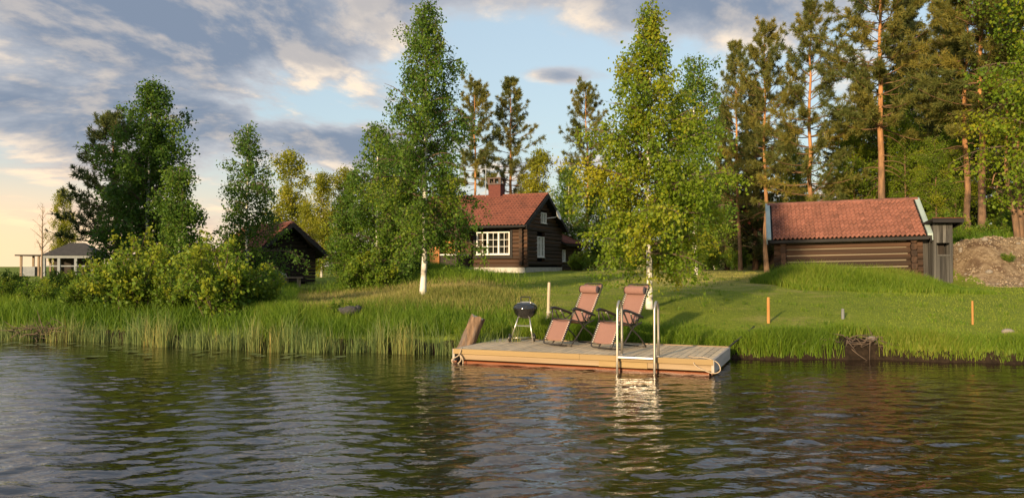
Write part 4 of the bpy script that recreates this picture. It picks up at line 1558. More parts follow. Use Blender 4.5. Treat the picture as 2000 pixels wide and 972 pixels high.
def con_parts(kind, **kw):
    trunk, limbs, (V, F, tn) = conifer(kind, **kw)
    bark = pine_bark_mat() if kind == 'pine' else M['pine_bark_low']
    tm = mesh_np('trunk', *trunk, bark, smooth=True)
    lm = mesh_np('limbs', *limbs, M['pine_limb'] if kind == 'pine' else M['twig'])
    cm = mesh_np('crown', V, F, M['pine_needle' if kind == 'pine' else 'spruce_needle'], tn)
    return [('trunk', tm), ('limbs', lm), ('crown', cm)]


_pb = []


def pine_bark_mat():
    """grey-brown plates low on the stem, orange flaking bark above"""
    if _pb: return _pb[0]
    m = bpy.data.materials.new('pine_trunk_bark')
    m.use_nodes = True
    k = NT(m.node_tree)
    out = k.n('ShaderNodeOutputMaterial'); b = k.n('ShaderNodeBsdfPrincipled')
    b.inputs['Roughness'].default_value = .9; b.inputs['Specular IOR Level'].default_value = .15
    k.l(b.outputs[0], out.inputs[0])
    tc = k.n('ShaderNodeTexCoord'); sp = k.n('ShaderNodeSeparateXYZ'); k.l(tc.outputs['Object'], sp.inputs[0])
    q = k.mapping(tc.outputs['Object'], scale=(3, 3, .8))
    n = k.noise(q, 3.0, 5, .65)
    low = k.mix(k.rng(n, .35, .65), (.11, .075, .052), (.22, .135, .085))
    hi = k.mix(k.rng(n, .35, .65), (.32, .15, .062), (.47, .245, .105))
    zz = k.math('ADD', sp.outputs[2], k.math('MULTIPLY', n, 2.0))
    k.l(k.mix(k.rng(zz, 2.6, 6.2), low, hi), b.inputs['Base Color'])
    bm = k.n('ShaderNodeBump'); bm.inputs['Strength'].default_value = .8; bm.inputs['Distance'].default_value = .03
    k.l(n, bm.inputs['Height']); k.l(bm.outputs[0], b.inputs['Normal'])
    _pb.append(m)
    return m


# ------------------------------------------------------------------ trees
BIRCH = 'birches on the bank'
BACKB = 'leafy trees behind the buildings'
PINE = 'pines behind the buildings'
FOR = 'forest conifers on the right'

# main birch
d = 22.0
tree_obj('birch_tree', 'tall slender white-trunked birch standing left of the house', 'tree', at(825, d), d, broad_parts(
    'birch_leaf', h=8.35, seed=11, nleaf=36000, leaf=.074, t0=.17, nb=92, r0=.088, tint=.36, up=(.38, 1.15), wander=.22, lean=(.10, 0),
    prof=[(0, 1.2), (.18, 1.5), (.30, 1.6), (.45, 1.32), (.62, 1.08), (.8, .70), (.92, .32), (1, .10)], jitter=.075), BIRCH)
# right birch, airy top
d = 19.0
tree_obj('birch_tree', 'broad bright green birch behind the reclining chairs', 'tree', at(1268, d), d, broad_parts(
    'birch_leaf_light', h=7.5, seed=23, nleaf=38000, leaf=.080, t0=.15, nb=92, r0=.078, tint=.56, up=(.20, 1.1), droop=.24, wander=.15, lean=(.05, 0), hang=.25,
    prof=[(0, 1.6), (.16, 2.0), (.3, 2.1), (.46, 1.7), (.58, 1.2), (.70, .75), (.82, .40), (.9, .2), (1, .05)], jitter=.085), BIRCH)

# left cluster
d = 30.0
tree_obj('birch_tree', 'tallest dark birch of the left clump above the bushes', 'tree', at(285, d), d, broad_parts(
    'birch_leaf', h=8.1, seed=31, nleaf=34000, leaf=.105, t0=.10, nb=74, r0=.10, tint=.20, up=(.55, 1.2), lean=(.15, 0),
    prof=[(0, 1.4), (.2, 1.9), (.45, 1.75), (.7, 1.2), (.88, .68), (1, .15)], jitter=.12), BIRCH)
d = 27.5
tree_obj('birch_tree', 'shorter dark birch at the right edge of the left clump', 'tree', at(350, d), d, broad_parts(
    'birch_leaf', h=4.6, seed=32, nleaf=13000, leaf=.09, t0=.08, nb=44, r0=.06, tint=.30, up=(.6, 1.2),
    prof=[(0, .8), (.3, 1.0), (.6, .75), (.85, .42), (1, .1)], jitter=.11), BIRCH)
d = 31.0
tree_obj('birch_tree', 'airy pointed birch in front of the black hut roof', 'tree', at(482, d), d, broad_parts(
    'birch_leaf', h=6.7, seed=33, nleaf=15000, leaf=.095, t0=.06, nb=54, r0=.075, tint=.22, up=(.40, 1.0), droop=.6,
    prof=[(0, 1.6), (.2, 1.85), (.5, 1.15), (.7, .85), (.87, .5), (1, .1)], jitter=.10), BIRCH)
d = 33.0
tree_obj('pine_tree', 'dark bushy pine spreading at the left of the left clump', 'tree', at(225, d), d, con_parts(
    'pine', h=7.4, seed=41, t0=.30, r0=.14, whorl=.38, per=6, tw=10, tufts=3, nsp=10, ln=.20, wd=.026, dead=5, tint=.22,
    prof=[(0, 1.9), (.25, 2.9), (.5, 2.3), (.7, 1.4), (.9, .7), (1, .15)]), PINE)
# birches left of main birch
bp = broad_parts('birch_leaf', h=6.2, seed=34, nleaf=17000, leaf=.095, t0=.05, nb=52, r0=.075, tint=.42, up=(.5, 1.2),
                 prof=[(0, 1.0), (.25, 1.4), (.5, 1.15), (.75, .8), (.9, .4), (1, .1)], jitter=.13)
d = 27.5
tree_obj('birch_tree', 'full green birch just left of the slender birch', 'tree', at(735, d), d, bp, BIRCH, sc=.95)
d = 28.5
tree_obj('birch_tree', 'rounded green birch with low branches right of the black hut', 'tree', at(690, d), d, bp, BIRCH, 2.1, sc=.72)
d = 29.5
tree_obj('birch_tree', 'green birch with pale stem behind the slender birch trunk', 'tree', at(785, d), d, bp, BIRCH, 4.0, sc=.85)

for i, (x, y, sc_, rz, lab) in enumerate(((-18.3, 22.6, 1.35, .3, 'unseen birch added for shade just beyond the left picture edge, nearest one'), (-21.0, 23.2, 1.5, 1.9, 'unseen birch added for shade beyond the left picture edge, second one out'), (-23.4, 24.0, 1.55, 3.6, 'unseen birch added for shade beyond the left picture edge, third one out'), (-26.5, 24.6, 1.5, 5.0, 'unseen birch added for shade beyond the left picture edge, farthest one out'))):  # unseen birches added out of view to shade the left clump
    tree_obj('birch_tree', lab, 'tree', x, y, bp, BIRCH, rz, sc_)

# far leafy trees, gold in the sun
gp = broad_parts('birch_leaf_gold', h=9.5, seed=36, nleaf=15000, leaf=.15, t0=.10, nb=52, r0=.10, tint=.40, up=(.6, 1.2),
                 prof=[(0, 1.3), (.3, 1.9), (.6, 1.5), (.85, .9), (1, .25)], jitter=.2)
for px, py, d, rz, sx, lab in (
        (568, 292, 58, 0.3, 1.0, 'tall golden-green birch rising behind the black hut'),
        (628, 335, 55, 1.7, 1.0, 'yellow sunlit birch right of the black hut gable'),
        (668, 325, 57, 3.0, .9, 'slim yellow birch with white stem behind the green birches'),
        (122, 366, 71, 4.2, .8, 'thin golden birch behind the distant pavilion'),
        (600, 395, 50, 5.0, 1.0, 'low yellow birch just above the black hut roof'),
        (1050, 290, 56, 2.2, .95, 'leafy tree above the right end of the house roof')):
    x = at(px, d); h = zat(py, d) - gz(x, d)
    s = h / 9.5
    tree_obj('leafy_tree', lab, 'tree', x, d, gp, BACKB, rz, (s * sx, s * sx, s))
d = 36.0
tree_obj('leafy_tree', 'tall loose birch behind the broad bright birch', 'tree', at(1358, d), d, broad_parts(
    'birch_leaf', h=9.9, seed=37, nleaf=19000, leaf=.11, t0=.14, nb=60, r0=.12, tint=.50, up=(.6, 1.2),
    prof=[(0, 1.1), (.3, 1.6), (.6, 1.45), (.85, .95), (1, .3)], jitter=.14), BACKB)

# pines: four shared meshes
PK = dict(tufts=4, nsp=11, ln=.21, wd=.019, tint=.62)
PN = [con_parts('pine', h=12.0, seed=51, t0=.36, r0=.15, whorl=.40, per=5, tw=12, dead=14, prof=[(0, 1.2), (.38, 2.1), (.6, 2.2), (.8, 1.45), (.93, .7), (1, .15)], **PK),
      con_parts('pine', h=12.0, seed=52, t0=.46, r0=.135, whorl=.42, per=4, tw=13, dead=16, prof=[(0, 1), (.46, 1.6), (.66, 1.9), (.85, 1.3), (.95, .6), (1, .12)], **PK),
      con_parts('pine', h=12.0, seed=53, t0=.30, r0=.15, whorl=.44, per=5, tw=12, dead=9, prof=[(0, 1.4), (.34, 2.5), (.55, 2.3), (.75, 1.5), (.9, .8), (1, .15)], **PK),
      con_parts('pine', h=12.0, seed=54, t0=.22, r0=.14, whorl=.40, per=4, tw=12, dead=8, prof=[(0, 1.5), (.28, 2.4), (.55, 2.0), (.78, 1.25), (.92, .6), (1, .1)], **PK)]
SK = dict(tufts=4, nsp=7, ln=.19, wd=.03)
SP = [con_parts('spruce', h=12.0, seed=61, t0=.06, r0=.17, whorl=.34, per=6, tw=12, dead=0, tint=.52, prof=[(0, 2.3), (.15, 2.4), (.5, 1.6), (.8, .75), (1, .06)], **SK),
      con_parts('spruce', h=12.0, seed=62, t0=.10, r0=.16, whorl=.36, per=6, tw=11, dead=0, tint=.42, prof=[(0, 1.9), (.2, 2.0), (.5, 1.4), (.8, .65), (1, .06)], **SK)]


def conif(kind, var, px, py, d, lab, group, rz=0.0, sx=1.0, h=None):
    x = at(px, d)
    if h is None:
        h = zat(py, d) - gz(x, d)
    s = h / 12.0
    return tree_obj(kind + '_tree', lab, 'tree', x, d, (PN if kind == 'pine' else SP)[var], group, rz, (s * sx, s * sx, s))


for a in (
    ('pine', 1, 926, 158, 56, 'narrow pine with bare stem beside the house chimney', PINE, 0.4, .85),
    ('pine', 3, 993, 152, 58, 'bushy blue-green pine above the house ridge', PINE, 1.3, 1.0),
    ('pine', 2, 1146, 158, 56, 'rounded pine between the house gable and the bright birch', PINE, 2.2, .85),
    ('pine', 3, 1446, 82, 46, 'dark pine with brown stem at the left edge of the forest', FOR, 3.3, .8),
    ('pine', 0, 1498, 45, 41, 'slim tall pine rising behind the left end of the barn', FOR, 0.9, .8),
    ('pine', 3, 1582, 8, 39, 'pointed pine with orange stem above the middle of the barn roof', FOR, 5.1, .95),
    ('pine', 0, 1725, -130, 36, 'tall orange-stemmed pine behind the right half of the barn roof', FOR, 2.0, 1.0),
    ('spruce', 0, 1778, -70, 41, 'pointed dark spruce with layered branches behind the tall orange pine', FOR, 1.0, 1.0),
    ('pine', 1, 1893, -60, 33.5, 'left one of two orange pine stems behind the sandy bank', FOR, 4.1, 1.1),
    ('pine', 0, 1920, -150, 32, 'right one of two orange pine stems behind the sandy bank', FOR, 5.6, 1.0),
    ('pine', 1, 1988, -40, 31, 'orange pine stem at the right picture edge', FOR, 2.9, 1.1),
    ('spruce', 1, 1420, 190, 50, 'dark spruce left of the forest edge stems', FOR, 0.2, 1.0),
    ('spruce', 1, 1475, 150, 48, 'dark spruce between the two leftmost forest pines', FOR, 2.2, 1.05),
    ('spruce', 0, 1545, 240, 50, 'low dark spruce behind the slim tall pine', FOR, 4.2, 1.05),
    ('spruce', 1, 1640, 200, 47, 'dark spruce between the pointed pine and the tall orange pine', FOR, 5.2, 1.1),
    ('spruce', 0, 1690, 120, 45, 'spruce just left of the tall orange pine stem', FOR, 1.7, 1.0),
    ('spruce', 0, 1835, 150, 44, 'bushy spruce behind the outhouse', FOR, 3.0, 1.15),
    ('spruce', 1, 1872, 60, 42, 'dark spruce left of the twin orange stems', FOR, 0.7, 1.15),
    ('spruce', 0, 1955, 40, 41, 'dark spruce between the twin stems and the right edge', FOR, 2.5, 1.2),
    ('spruce', 1, 2040, 30, 40, 'dark spruce at the far right edge behind the stems', FOR, 4.6, 1.25),
    ('pine', 2, 1745, 170, 43, 'leafy-topped pine tucked behind the tall orange stem', FOR, 1.1, 1.0),
    ('pine', 2, 1850, 20, 46, 'bushy pine high behind the outhouse', FOR, 4.4, 1.0),
):
    conif(*a)

# leafy growth at the right edge
rp = broad_parts('birch_leaf_light', 'pine_bark_low', h=9.0, seed=38, nleaf=17000, leaf=.10, t0=.16, nb=52, r0=.09, tint=.46, up=(.5, 1.1),
                 prof=[(0, 1.3), (.3, 1.9), (.6, 1.7), (.85, 1.1), (1, .3)], jitter=.15)
tree_obj('leafy_tree', 'yellow-green birch filling the upper right corner', 'tree', at(2035, 28.0), 28.0, rp, BACKB, 0.5, 1.3)
tree_obj('leafy_tree', 'young leafy tree behind the outhouse roof', 'tree', at(1830, 34), 34, rp, BACKB, 2.5, .50)
tree_obj('leafy_tree', 'golden-green tree filling the gap left of the tall orange pine', 'tree', at(1668, 40), 40, rp, BACKB, 0.8, .72)
tree_obj('leafy_tree', 'golden-green tree just right of the tall orange pine stem', 'tree', at(1752, 39), 39, rp, BACKB, 4.3, .85)
tree_obj('leafy_tree', 'leafy tree between the twin stems and the crooked tree', 'tree', at(1955, 37), 37, rp, BACKB, 1.8, .80)
tree_obj('leafy_tree', 'low leafy tree behind the left half of the barn roof', 'tree', at(1560, 44), 44, rp, BACKB, 3.0, .62)
tree_obj('leafy_tree', 'young leafy tree left of the twin orange stems', 'tree', at(1868, 36), 36, rp, BACKB, 3.7, .62)
tree_obj('leafy_tree', 'leafy tree behind the right half of the barn roof', 'tree', at(1770, 37), 37, rp, BACKB, 5.0, .60)
# leafy screen between house and birch and behind the lawn crest
for px, d, s, rz, lab in ((1110, 50, .80, 0.1, 'leafy tree behind the low rear wing of the house'),
                          (1165, 52, .70, 1.4, 'green tree left of the bright birch, behind the lawn'),
                          (1215, 55, .85, 2.6, 'green tree hidden behind the bright birch crown'),
                          (1300, 56, .95, 3.9, 'tall green tree behind the bright birch stem'),
                          (1395, 54, .75, 5.1, 'green tree at the right of the bright birch, by the forest'),
                          (870, 52, .80, 0.9, 'green tree behind the left end of the house roof'),
                          (760, 50, .75, 2.9, 'green tree far behind the slender birch')):
    tree_obj('leafy_tree', lab, 'tree', at(px, d), d, bp, BACKB, rz, s * 1.35)
# crooked multi-stem tree at right edge
st = MB()
for a, b, c, e in (((0, 0, -.3), (-.15, 0, .9), (-.35, .1, 2.4), (-.3, .1, 5.2)), ((0.05, 0, -.3), (.1, .05, 1.0), (.05, .1, 2.6), (.2, .1, 5.4)), ((.1, .1, -.3), (.3, .1, 1.0), (.35, .1, 3.0), (.45, .1, 5.0))):
    st.tube(smoothpath([a, b, c, e], 4), [.13 * (1 - .055 * i) for i in range(13)], 8)
st.tube(smoothpath([(-.15, 0, 1.0), (-.6, -.1, 1.25), (-.85, -.1, 1.7), (-.7, -.1, 2.2)], 4), .03, 6)
st.tube(smoothpath([(-.3, .1, 2.3), (-.8, 0, 2.4), (-.95, 0, 2.0)], 4), .022, 6)
root = empty('crooked_tree', (at(1990, 28.9), 28.9, gz(at(1990, 28.9), 28.9)), 0, 'crooked many-stemmed tree above the sandy bank at right edge', 'tree', BACKB)
st.build('trunk', pine_bark_mat(), root, True)
# bare dead tree at far left
d = 50.0
wood, _ = broadleaf(h=4.8, prof=[(0, .5), (.3, .75), (.7, .5), (1, .1)], seed=71, nleaf=4, t0=.3, nb=24, r0=.07, up=(.8, 1.2), droop=.1, subn=3)
root = empty('dead_tree', (at(82, d), d, gz(at(82, d), d)), 0, 'thin leafless dead tree against the bright sky at far left', 'tree')
link('trunk', mesh_np('trunk', *wood, M['dead_wood']), root)

# ------------------------------------------------------------------ shrubs
BU = [bush(81, 1.1, 1.0, 1.9, 9000, .085, 40, .62), bush(82, 1.2, 1.0, 1.5, 8000, .08, 34, .48), bush(83, .9, .8, 1.1, 4500, .08, 24, .38)]
BUP = []
for wd_, (V, F, tn) in BU:
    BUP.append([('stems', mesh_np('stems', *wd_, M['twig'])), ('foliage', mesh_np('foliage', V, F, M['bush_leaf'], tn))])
BG = 'shrubs along the left bank and forest edge'
for px, d, v, s, rz, lab in (
        (430, 19.6, 0, 1.05, 0.2, 'bright yellow-green bush at the right end of the bush row'),
        (172, 27.0, 1, .80, 3.9, 'bush hiding the right end of the distant pavilion'),
        (345, 20.6, 1, .72, 1.9, 'low bush between the two bright bushes on the left bank'),
        (265, 20.8, 0, 1.10, 3.1, 'tall yellow-green bush in the middle of the left bank'),
        (165, 21.4, 1, .66, 4.4, 'green bush above the brush pile on the left bank'),
        (75, 22.4, 1, .58, 5.5, 'green bush left of the brush pile'),
        (0, 23.5, 1, .55, 0.7, 'green bush at the left edge of the picture'),
        (500, 21.0, 2, 1.0, 2.2, 'small dark bush below the black hut'),
        (215, 25.0, 1, .72, 3.3, 'bush below the dark bushy pine'),
        (120, 28.0, 1, .62, 0.4, 'bush in front of the distant pavilion posts'),
        (320, 25.0, 1, 1.0, 1.1, 'bush below the shorter dark birch'),
        (400, 26.0, 1, 1.2, 2.7, 'bush below the airy pointed birch'),
        (25, 33.0, 2, .8, 5.9, 'wispy bush against the sky at far left'),
        (60, 30.0, 1, .38, 2.0, 'bush below the thin dead tree'),
        (700, 27.0, 1, .95, 4.6, 'low leafy thicket under the green birches'),
        (745, 26.5, 2, 1.0, 0.9, 'small leafy thicket left of the slender birch trunk'),
        (1130, 43.0, 1, .7, 3.9, 'bush beside the rear wing of the house'),
        (1850, 31.0, 2, 1.0, 1.2, 'bush right behind the outhouse'),
        (1905, 30.5, 2, .55, 2.1, 'small bush at the foot of the twin orange stems'),
        (1950, 30.3, 2, .75, 3.6, 'green bush between the twin stems and the crooked tree'),
        (1980, 31.5, 1, .7, 5.2, 'green bush behind the crooked tree'),
        (1882, 29.6, 2, .6, 4.4, 'small bush on top of the sandy bank by the outhouse'),
        (1968, 26.9, 2, .28, 0.0, 'tiny tuft of leaves growing on the sandy slope'),
        (1440, 47.0, 1, .9, 1.0, 'undergrowth bush at the forest edge by the brown stem'),
        (1380, 48.0, 1, 1.0, 2.4, 'undergrowth bush behind the lawn crest'),
        (1310, 49.0, 1, 1.0, 4.1, 'undergrowth bush behind the bright birch stem'),
        (668, 19.0, 2, .42, 5.0, 'small leafy plant beside the dark stones')):
    x = at(px, d)
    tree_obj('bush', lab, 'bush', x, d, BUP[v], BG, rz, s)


# ------------------------------------------------------------------ grasses
def blades(P, h, w, r, bend=.35, tint=None, seg=2):
    n = len(P)
    h = np.broadcast_to(h, (n,)) * r.uniform(.6, 1.2, n)
    az = r.uniform(0, 6.283, n)
    side = np.stack([np.cos(az), np.sin(az), np.zeros(n)], 1)
    fa = r.uniform(0, 6.283, n)
    fw_ = np.stack([np.cos(fa), np.sin(fa), np.zeros(n)], 1) * (h * bend * r.uniform(.1, 1.0, n))[:, None]
    up_ = np.stack([np.zeros(n), np.zeros(n), h], 1)
    w = (np.broadcast_to(w, (n,)) * r.uniform(.7, 1.3, n))[:, None]
    base = P
    if seg == 1:
        V = np.stack([base - side * w * .5, base + side * w * .5, base + up_ + fw_], 1).reshape(-1, 3)
        F = np.arange(n * 3).reshape(n, 3)
        return V, [F], np.repeat(tint, 3)
    m = base + up_ * .58 + fw_ * .32
    V = np.stack([base - side * w * .5, base + side * w * .5, m + side * w * .4, m - side * w * .4, base + up_ * .97 + fw_], 1).reshape(-1, 3)
    i = np.arange(n)[:, None] * 5
    Q = i + np.array([[0, 1, 2, 3]]); T_ = i + np.array([[3, 2, 4]])
    return V, [Q, T_], np.repeat(tint, 5)


def scatter(n, px0, px1, d0, d1, r, power=1.0):
    """points seen between columns px0..px1, d0..d1 m ahead; denser nearby"""
    u = r.uniform(0, 1, n)
    d = d0 * (d1 / d0) ** u
    px = r.uniform(px0, px1, n)
    return (px - 1000) / FPX * d, d


def field(name, label, X, Y, h, w, matn, r, tint, bend=.35, seg=2, hvar=0.0):
    Z = ground(X, Y)
    P = np.stack([X, Y, Z - .015], 1)
    V, F, tn = blades(P, h, w, r, bend, np.clip(tint, 0, 1), seg)
    o = link(name, mesh_np(name, V, F, M[matn], tn))
    tag(o, label, 'grass', None, 'stuff')
    return o


r = np.random.default_rng(99)
# mown lawn
X, Y = scatter(150000, -60, 2060, 16.0, 46, r)
t = Y - shore(X); az = X / Y
sand = sstep(24.6, 26.0, Y) * (1 - sstep(28.6, 29.8, Y)) * sstep(15.0, 15.6, X)
ok = (t > .5) & (sand < .4) & ~((Y > 38) & (az > .31))
X, Y = X[ok], Y[ok]; az = X / Y
dry = .32 + .50 * sstep(20, 30, Y) * sstep(.03, .2, az) * (1 - sstep(.31, .36, az)) + .16 * wob(X, Y, 1.1) + .12 * wob(X, Y, 3.1)
field('lawn_grass', 'mown yellowish green lawn between jetty and house', X, Y, .035 + .03 * np.clip(wob(X, Y, .9) + .3, 0, 1), .011 + .0006 * (Y - 16), 'lawn', r, dry + r.normal(0, .16, len(X)), .7, 1)
# weeds and taller tufts in the lawn
cx_, cy_ = scatter(420, -60, 2060, 16.6, 34, r)
k_ = np.repeat(np.arange(420), 16)
X = cx_[k_] + r.normal(0, .07, len(k_)); Y = cy_[k_] + r.normal(0, .07, len(k_))
ok = (Y - shore(X) > .6) & ~((X > 14.8) & (Y > 24.6))
field('lawn_tufts', 'scattered tufts and weeds in the lawn', X[ok], Y[ok], .11, .016, 'grass', r, .45 + .5 * np.sin(k_[ok] * 1.7) * .4 + r.normal(0, .1, ok.sum()), 1.0)
# tall grass along the bank
X = r.uniform(-1.2, 11.0, 42000); t = np.abs(r.normal(0, .55, 42000)) ** 1.05 + .03
Y = shore(X) + t
cl = .5 + .5 * wob(X * 1.4, Y * 1.2, 2.4)
hh = (.13 + .26 * np.clip(cl, 0, 1) ** 1.5) * (1 - .6 * sstep(.35, 1.3, t)) * (1 + .35 * sstep(5.2, 4.2, X))
hole = np.exp(-(((X - 6.75) / .8) ** 2 + ((t - .25) / .45) ** 2))
ok = (r.uniform(0, 1, len(X)) > hole * 1.3) & (t > -.04 + .10 * wob(X, X * 0, 5)) & (r.uniform(0, 1, len(X)) < .35 + cl)
field('bank_grass', 'lush green grass overhanging the water on the right bank', X[ok], Y[ok], np.clip(hh[ok], .08, 1), .013, 'grass', r, .46 + .25 * wob(X[ok], Y[ok], 1.3) + r.normal(0, .14, ok.sum()), .75)
# left meadow
X, Y = scatter(62000, 500, 1090, 17.0, 31, r)
t = Y - shore(X)
edge = -.2 + .9 * wob(Y * .7, X * 0, .8) + .09 * (22 - Y)
fade = sstep(edge + .9, edge - 1.4, X)
ok = (t > .0) & ~((X > -.6) & (t < .2)) & (r.uniform(0, 1, len(X)) < .03 + fade)
X, Y, t, fade = X[ok], Y[ok], t[ok], fade[ok]
hh = (.34 + .10 * wob(X, Y, .9) + .06 * wob(X, Y, 3.1)) * (1 - .30 * sstep(1, 4, t)) * (.35 + .65 * fade)
mead = sstep(1.6, 4.2, t + .7 * wob(X, Y, 1.3))
pick = r.uniform(0, 1, len(X)) < mead
for nm, lab, mm, sel in (('meadow_grass', 'straw-coloured uncut meadow grass on the left bank below the house', 'meadow', pick), ('shore_grass', 'lush green grass behind the reeds left of the jetty', 'grass', ~pick)):
    x_, y_ = X[sel], Y[sel]
    field(nm, lab, x_, y_, hh[sel], .011 + .0005 * (y_ - 16), mm, r, (.40 if nm == 'shore_grass' else .56) + .30 * wob(x_ + 4, y_, 1.0) + r.normal(0, .17, len(x_)), .5)
# hump before the house and rise before the barn
n = 16000
X = -3.6 + r.normal(0, 1.35, n); Y = 30.2 + r.normal(0, 1.6, n)
field('hump_grass', 'bright green tall grass on the hump before the house porch', X, Y, .42, .022, 'grass', r, .42 + .2 * wob(X, Y, 1.5) + r.normal(0, .12, n), .6)
n = 26000
u = r.uniform(0, 1, n); v = r.uniform(0, 1, n)
X = at(1515, 25.5) + (at(1822, 25.5) - at(1515, 25.5)) * u; Y = 23.0 + 5.0 * v + (-.30) * (X - 10)
hh = .80 * np.sin(np.pi * np.clip(u * .96 + .02, 0, 1)) ** .35 * (.7 + .35 * wob(X, Y, 1.4)) * (.45 + .55 * sstep(0, .35, v))
field('rise_grass', 'lush unmown grass in front of the log barn', X, Y, np.clip(hh, .1, 1), .02, 'grass', r, .50 + .22 * wob(X, Y, 1.7) + r.normal(0, .13, n), .6)
# weeds on the left bank and forest floor
X, Y = scatter(50000, -330, 580, 17.3, 34, r)
t = Y - shore(X); ok = t > .05
field('weed_grass', 'rank weeds and grass between the left bank bushes', X[ok], Y[ok], .42 + .14 * wob(X[ok], Y[ok], 1.2), .02, 'grass', r, .28 + .2 * wob(X[ok], Y[ok], 1.1) + r.normal(0, .13, ok.sum()), .6)
X, Y = scatter(12000, 1840, 2060, 29.0, 38, r)
field('forest_grass', 'green undergrowth among the pine stems above the sandy bank', X, Y, .30, .03, 'grass', r, .40 + .2 * wob(X, Y, 1.1) + r.normal(0, .13, len(X)), .6)
# reeds standing in the shallow water
n = 15500
X = r.uniform(-18.5, .15, n)
clump = np.clip(.5 + .55 * np.sin(X * 7.1 + 1.6 * np.sin(X * 2.3)) * np.sin(X * 1.7 + 2) + .25 * np.sin(X * 17 + 2 * np.sin(X * 3)), 0, 1)
keep = r.uniform(0, 1, n) < (.08 + .92 * clump ** 1.6) * (1 - .85 * np.exp(-((X + 11.3) / .5) ** 2))
X = X[keep]; n = len(X)
off = np.abs(r.normal(0, .35, n))
Y = shore(X) - .72 + off + .12 * wob(X, X * 0, 2.5)
Hh = (.64 + .14 * np.sin(X * 2.1) + .10 * np.sin(X * 6.3)) * (1 - .28 * sstep(-8, -13, X)) * r.uniform(.4, 1.15, n)
P = np.stack([X, Y, np.full(n, -.12)], 1)
V, F, tn = blades(P, Hh + .12, .013, r, np.where(r.uniform(0, 1, n) < .12, .9, .25), np.clip(.36 + .22 * np.sin(X * 3.3) * np.sin(X * 1.1 + 1) + r.normal(0, .16, n), 0, 1))
o = link('reeds', mesh_np('reeds', V, F, M['reed'], tn))
tag(o, 'stand of thin green and straw reeds in the shallow left water', 'reeds', None, 'stuff')
# floating leaves on the water at left
V = []; F = []
for i in range(70):
    x = r.uniform(-13, -3.2); y = float(shore(x)) - 1.0 - abs(r.normal(0, .7)) - .1
    a = r.uniform(.05, .13); b0 = len(V)
    n = 10
    ga = r.uniform(0, 6.28)
    for j in range(n):
        g = ga + .25 + (6.283 - .5) * j / (n - 1)
        V.append((x + a * math.cos(g), y + a * math.sin(g), .022 + .004 * math.sin(g * 2)))
    V.append((x, y, .02)); F += [(b0 + j, b0 + j + 1, b0 + n) for j in range(n - 1)]
o = link('lily_pads', mesh_np('lily_pads', np.array(V), np.array(F), M['lily']))
tag(o, 'small lily pads floating in front of the reeds', 'lily pads', None, 'stuff')

# ------------------------------------------------------------------ stones, brush, soil
RK = [rock_mesh('stone', s, M['stone'], 2) for s in (1, 2, 3)]
RD = [rock_mesh('stone', s, M['stone_dark'], 2) for s in (4, 5)]
for i in range(44):
    u = r.uniform(0, 1)
    x = r.uniform(15.5, 18.6); y = r.uniform(25.0, 29.2)
    s = float(np.exp(r.uniform(math.log(.03), math.log(.12))))
    o = link('stone', RK[i % 3], None, (x, y, gz(x, y) + s * .2))
    o.scale = (s, s * r.uniform(.7, 1.1), s * r.uniform(.5, .8)); o.rotation_euler = (0, 0, r.uniform(0, 6))
    tag(o, 'pale stone scattered on the sandy slope beside the outhouse', 'stone', 'stones on the sandy slope')
for i, (px, d, s, lab) in enumerate(((682, 18.6, .13, 'largest dark stone in the bank grass left of the slender birch'), (700, 18.75, .11, 'flat dark stone right of the largest dark stone'), (668, 18.7, .08, 'small dark stone left of the largest dark stone'),
                                     )):
    x = at(px, d)
    o = link('stone', RD[i % 2], None, (x, d, gz(x, d) + .22))
    o.scale = (s * 1.5, s, s); o.rotation_euler = (0, 0, i * 1.3)
    tag(o, lab, 'stone', 'dark stones on the left bank')
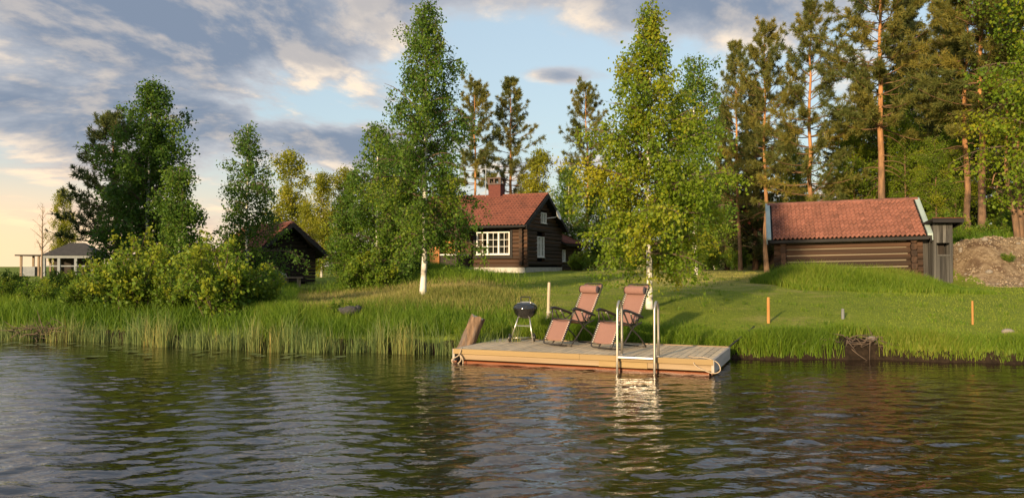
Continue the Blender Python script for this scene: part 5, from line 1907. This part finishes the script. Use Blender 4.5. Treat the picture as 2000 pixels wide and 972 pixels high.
for px, d, s, lab in ((1966, 15.9, .09, 'pale round stone in the grass at the far right bank'), (1700, 15.65, .08, 'flat pale stone in the eroded bank hollow')):
    x = at(px, d)
    o = link('stone', RK[0], None, (x, d, gz(x, d) + .04))
    o.scale = (s * 1.3, s, s * .6)
    tag(o, lab, 'stone', 'pale stones on the right bank')
# loose clods and gravel on the sandy slope
V = []; F = []
for i in range(2600):
    x = r.uniform(15.3, 19.2); y = r.uniform(24.9, 29.4)
    s_ = float(np.exp(r.uniform(math.log(.012), math.log(.055))))
    z = gz(x, y); b0 = len(V)
    q = r.uniform(.6, 1.3, 6)
    V += [(x + s_ * q[0], y, z), (x - s_ * q[1], y + s_ * .2, z), (x, y + s_ * q[2], z + s_ * .1), (x + s_ * .2, y - s_ * q[3], z), (x, y, z + s_ * q[4]), (x, y, z - s_)]
    for a, b in ((0, 2), (2, 1), (1, 3), (3, 0)):
        F += [(b0 + a, b0 + b, b0 + 4), (b0 + b, b0 + a, b0 + 5)]
M['clod'] = mat('clod', (.13, .09, .055), (.34, .27, .19), 2.0, rough=.95)
o = link('gravel', mesh_np('gravel', np.array(V), np.array(F), M['clod']))
tag(o, 'loose clods and gravel on the sandy slope', 'gravel', None, 'stuff')
mb = MB()
for i in range(60):
    a = Vector((r.normal(0, .32), r.normal(0, .18), r.uniform(.0, .28)))
    dd = Vector((r.normal(0, 1), r.normal(0, .5), r.normal(.25, .35))).normalized() * r.uniform(.2, .55)
    mb.tube([a, a + dd * .5 + Vector((0, 0, r.normal(0, .03))), a + dd], [.012, .009, .004], 5)
x = at(80, 19.3)
o = mb.build('brush_pile', M['twig'], None)
o.location = (x, 19.3, .05)
tag(o, 'dark tangle of washed up twigs at the left water edge', 'brush pile')
mb = MB()
for i in range(46):
    a = Vector((r.normal(0, .35), r.normal(0, .12), r.uniform(-.05, .22)))
    dd = Vector((r.normal(0, 1), r.normal(-.3, .3), r.normal(-.15, .35))).normalized() * r.uniform(.15, .5)
    mb.tube([a, a + dd * .5 + Vector((0, 0, r.normal(0, .03))), a + dd], [.010, .007, .003], 5)
x = at(1668, 15.55)
o = mb.build('root_tangle', M['twig'], None)
o.location = (x, 15.5, .24)
tag(o, 'dead roots and stalks hanging in the eroded bank hollow', 'roots')
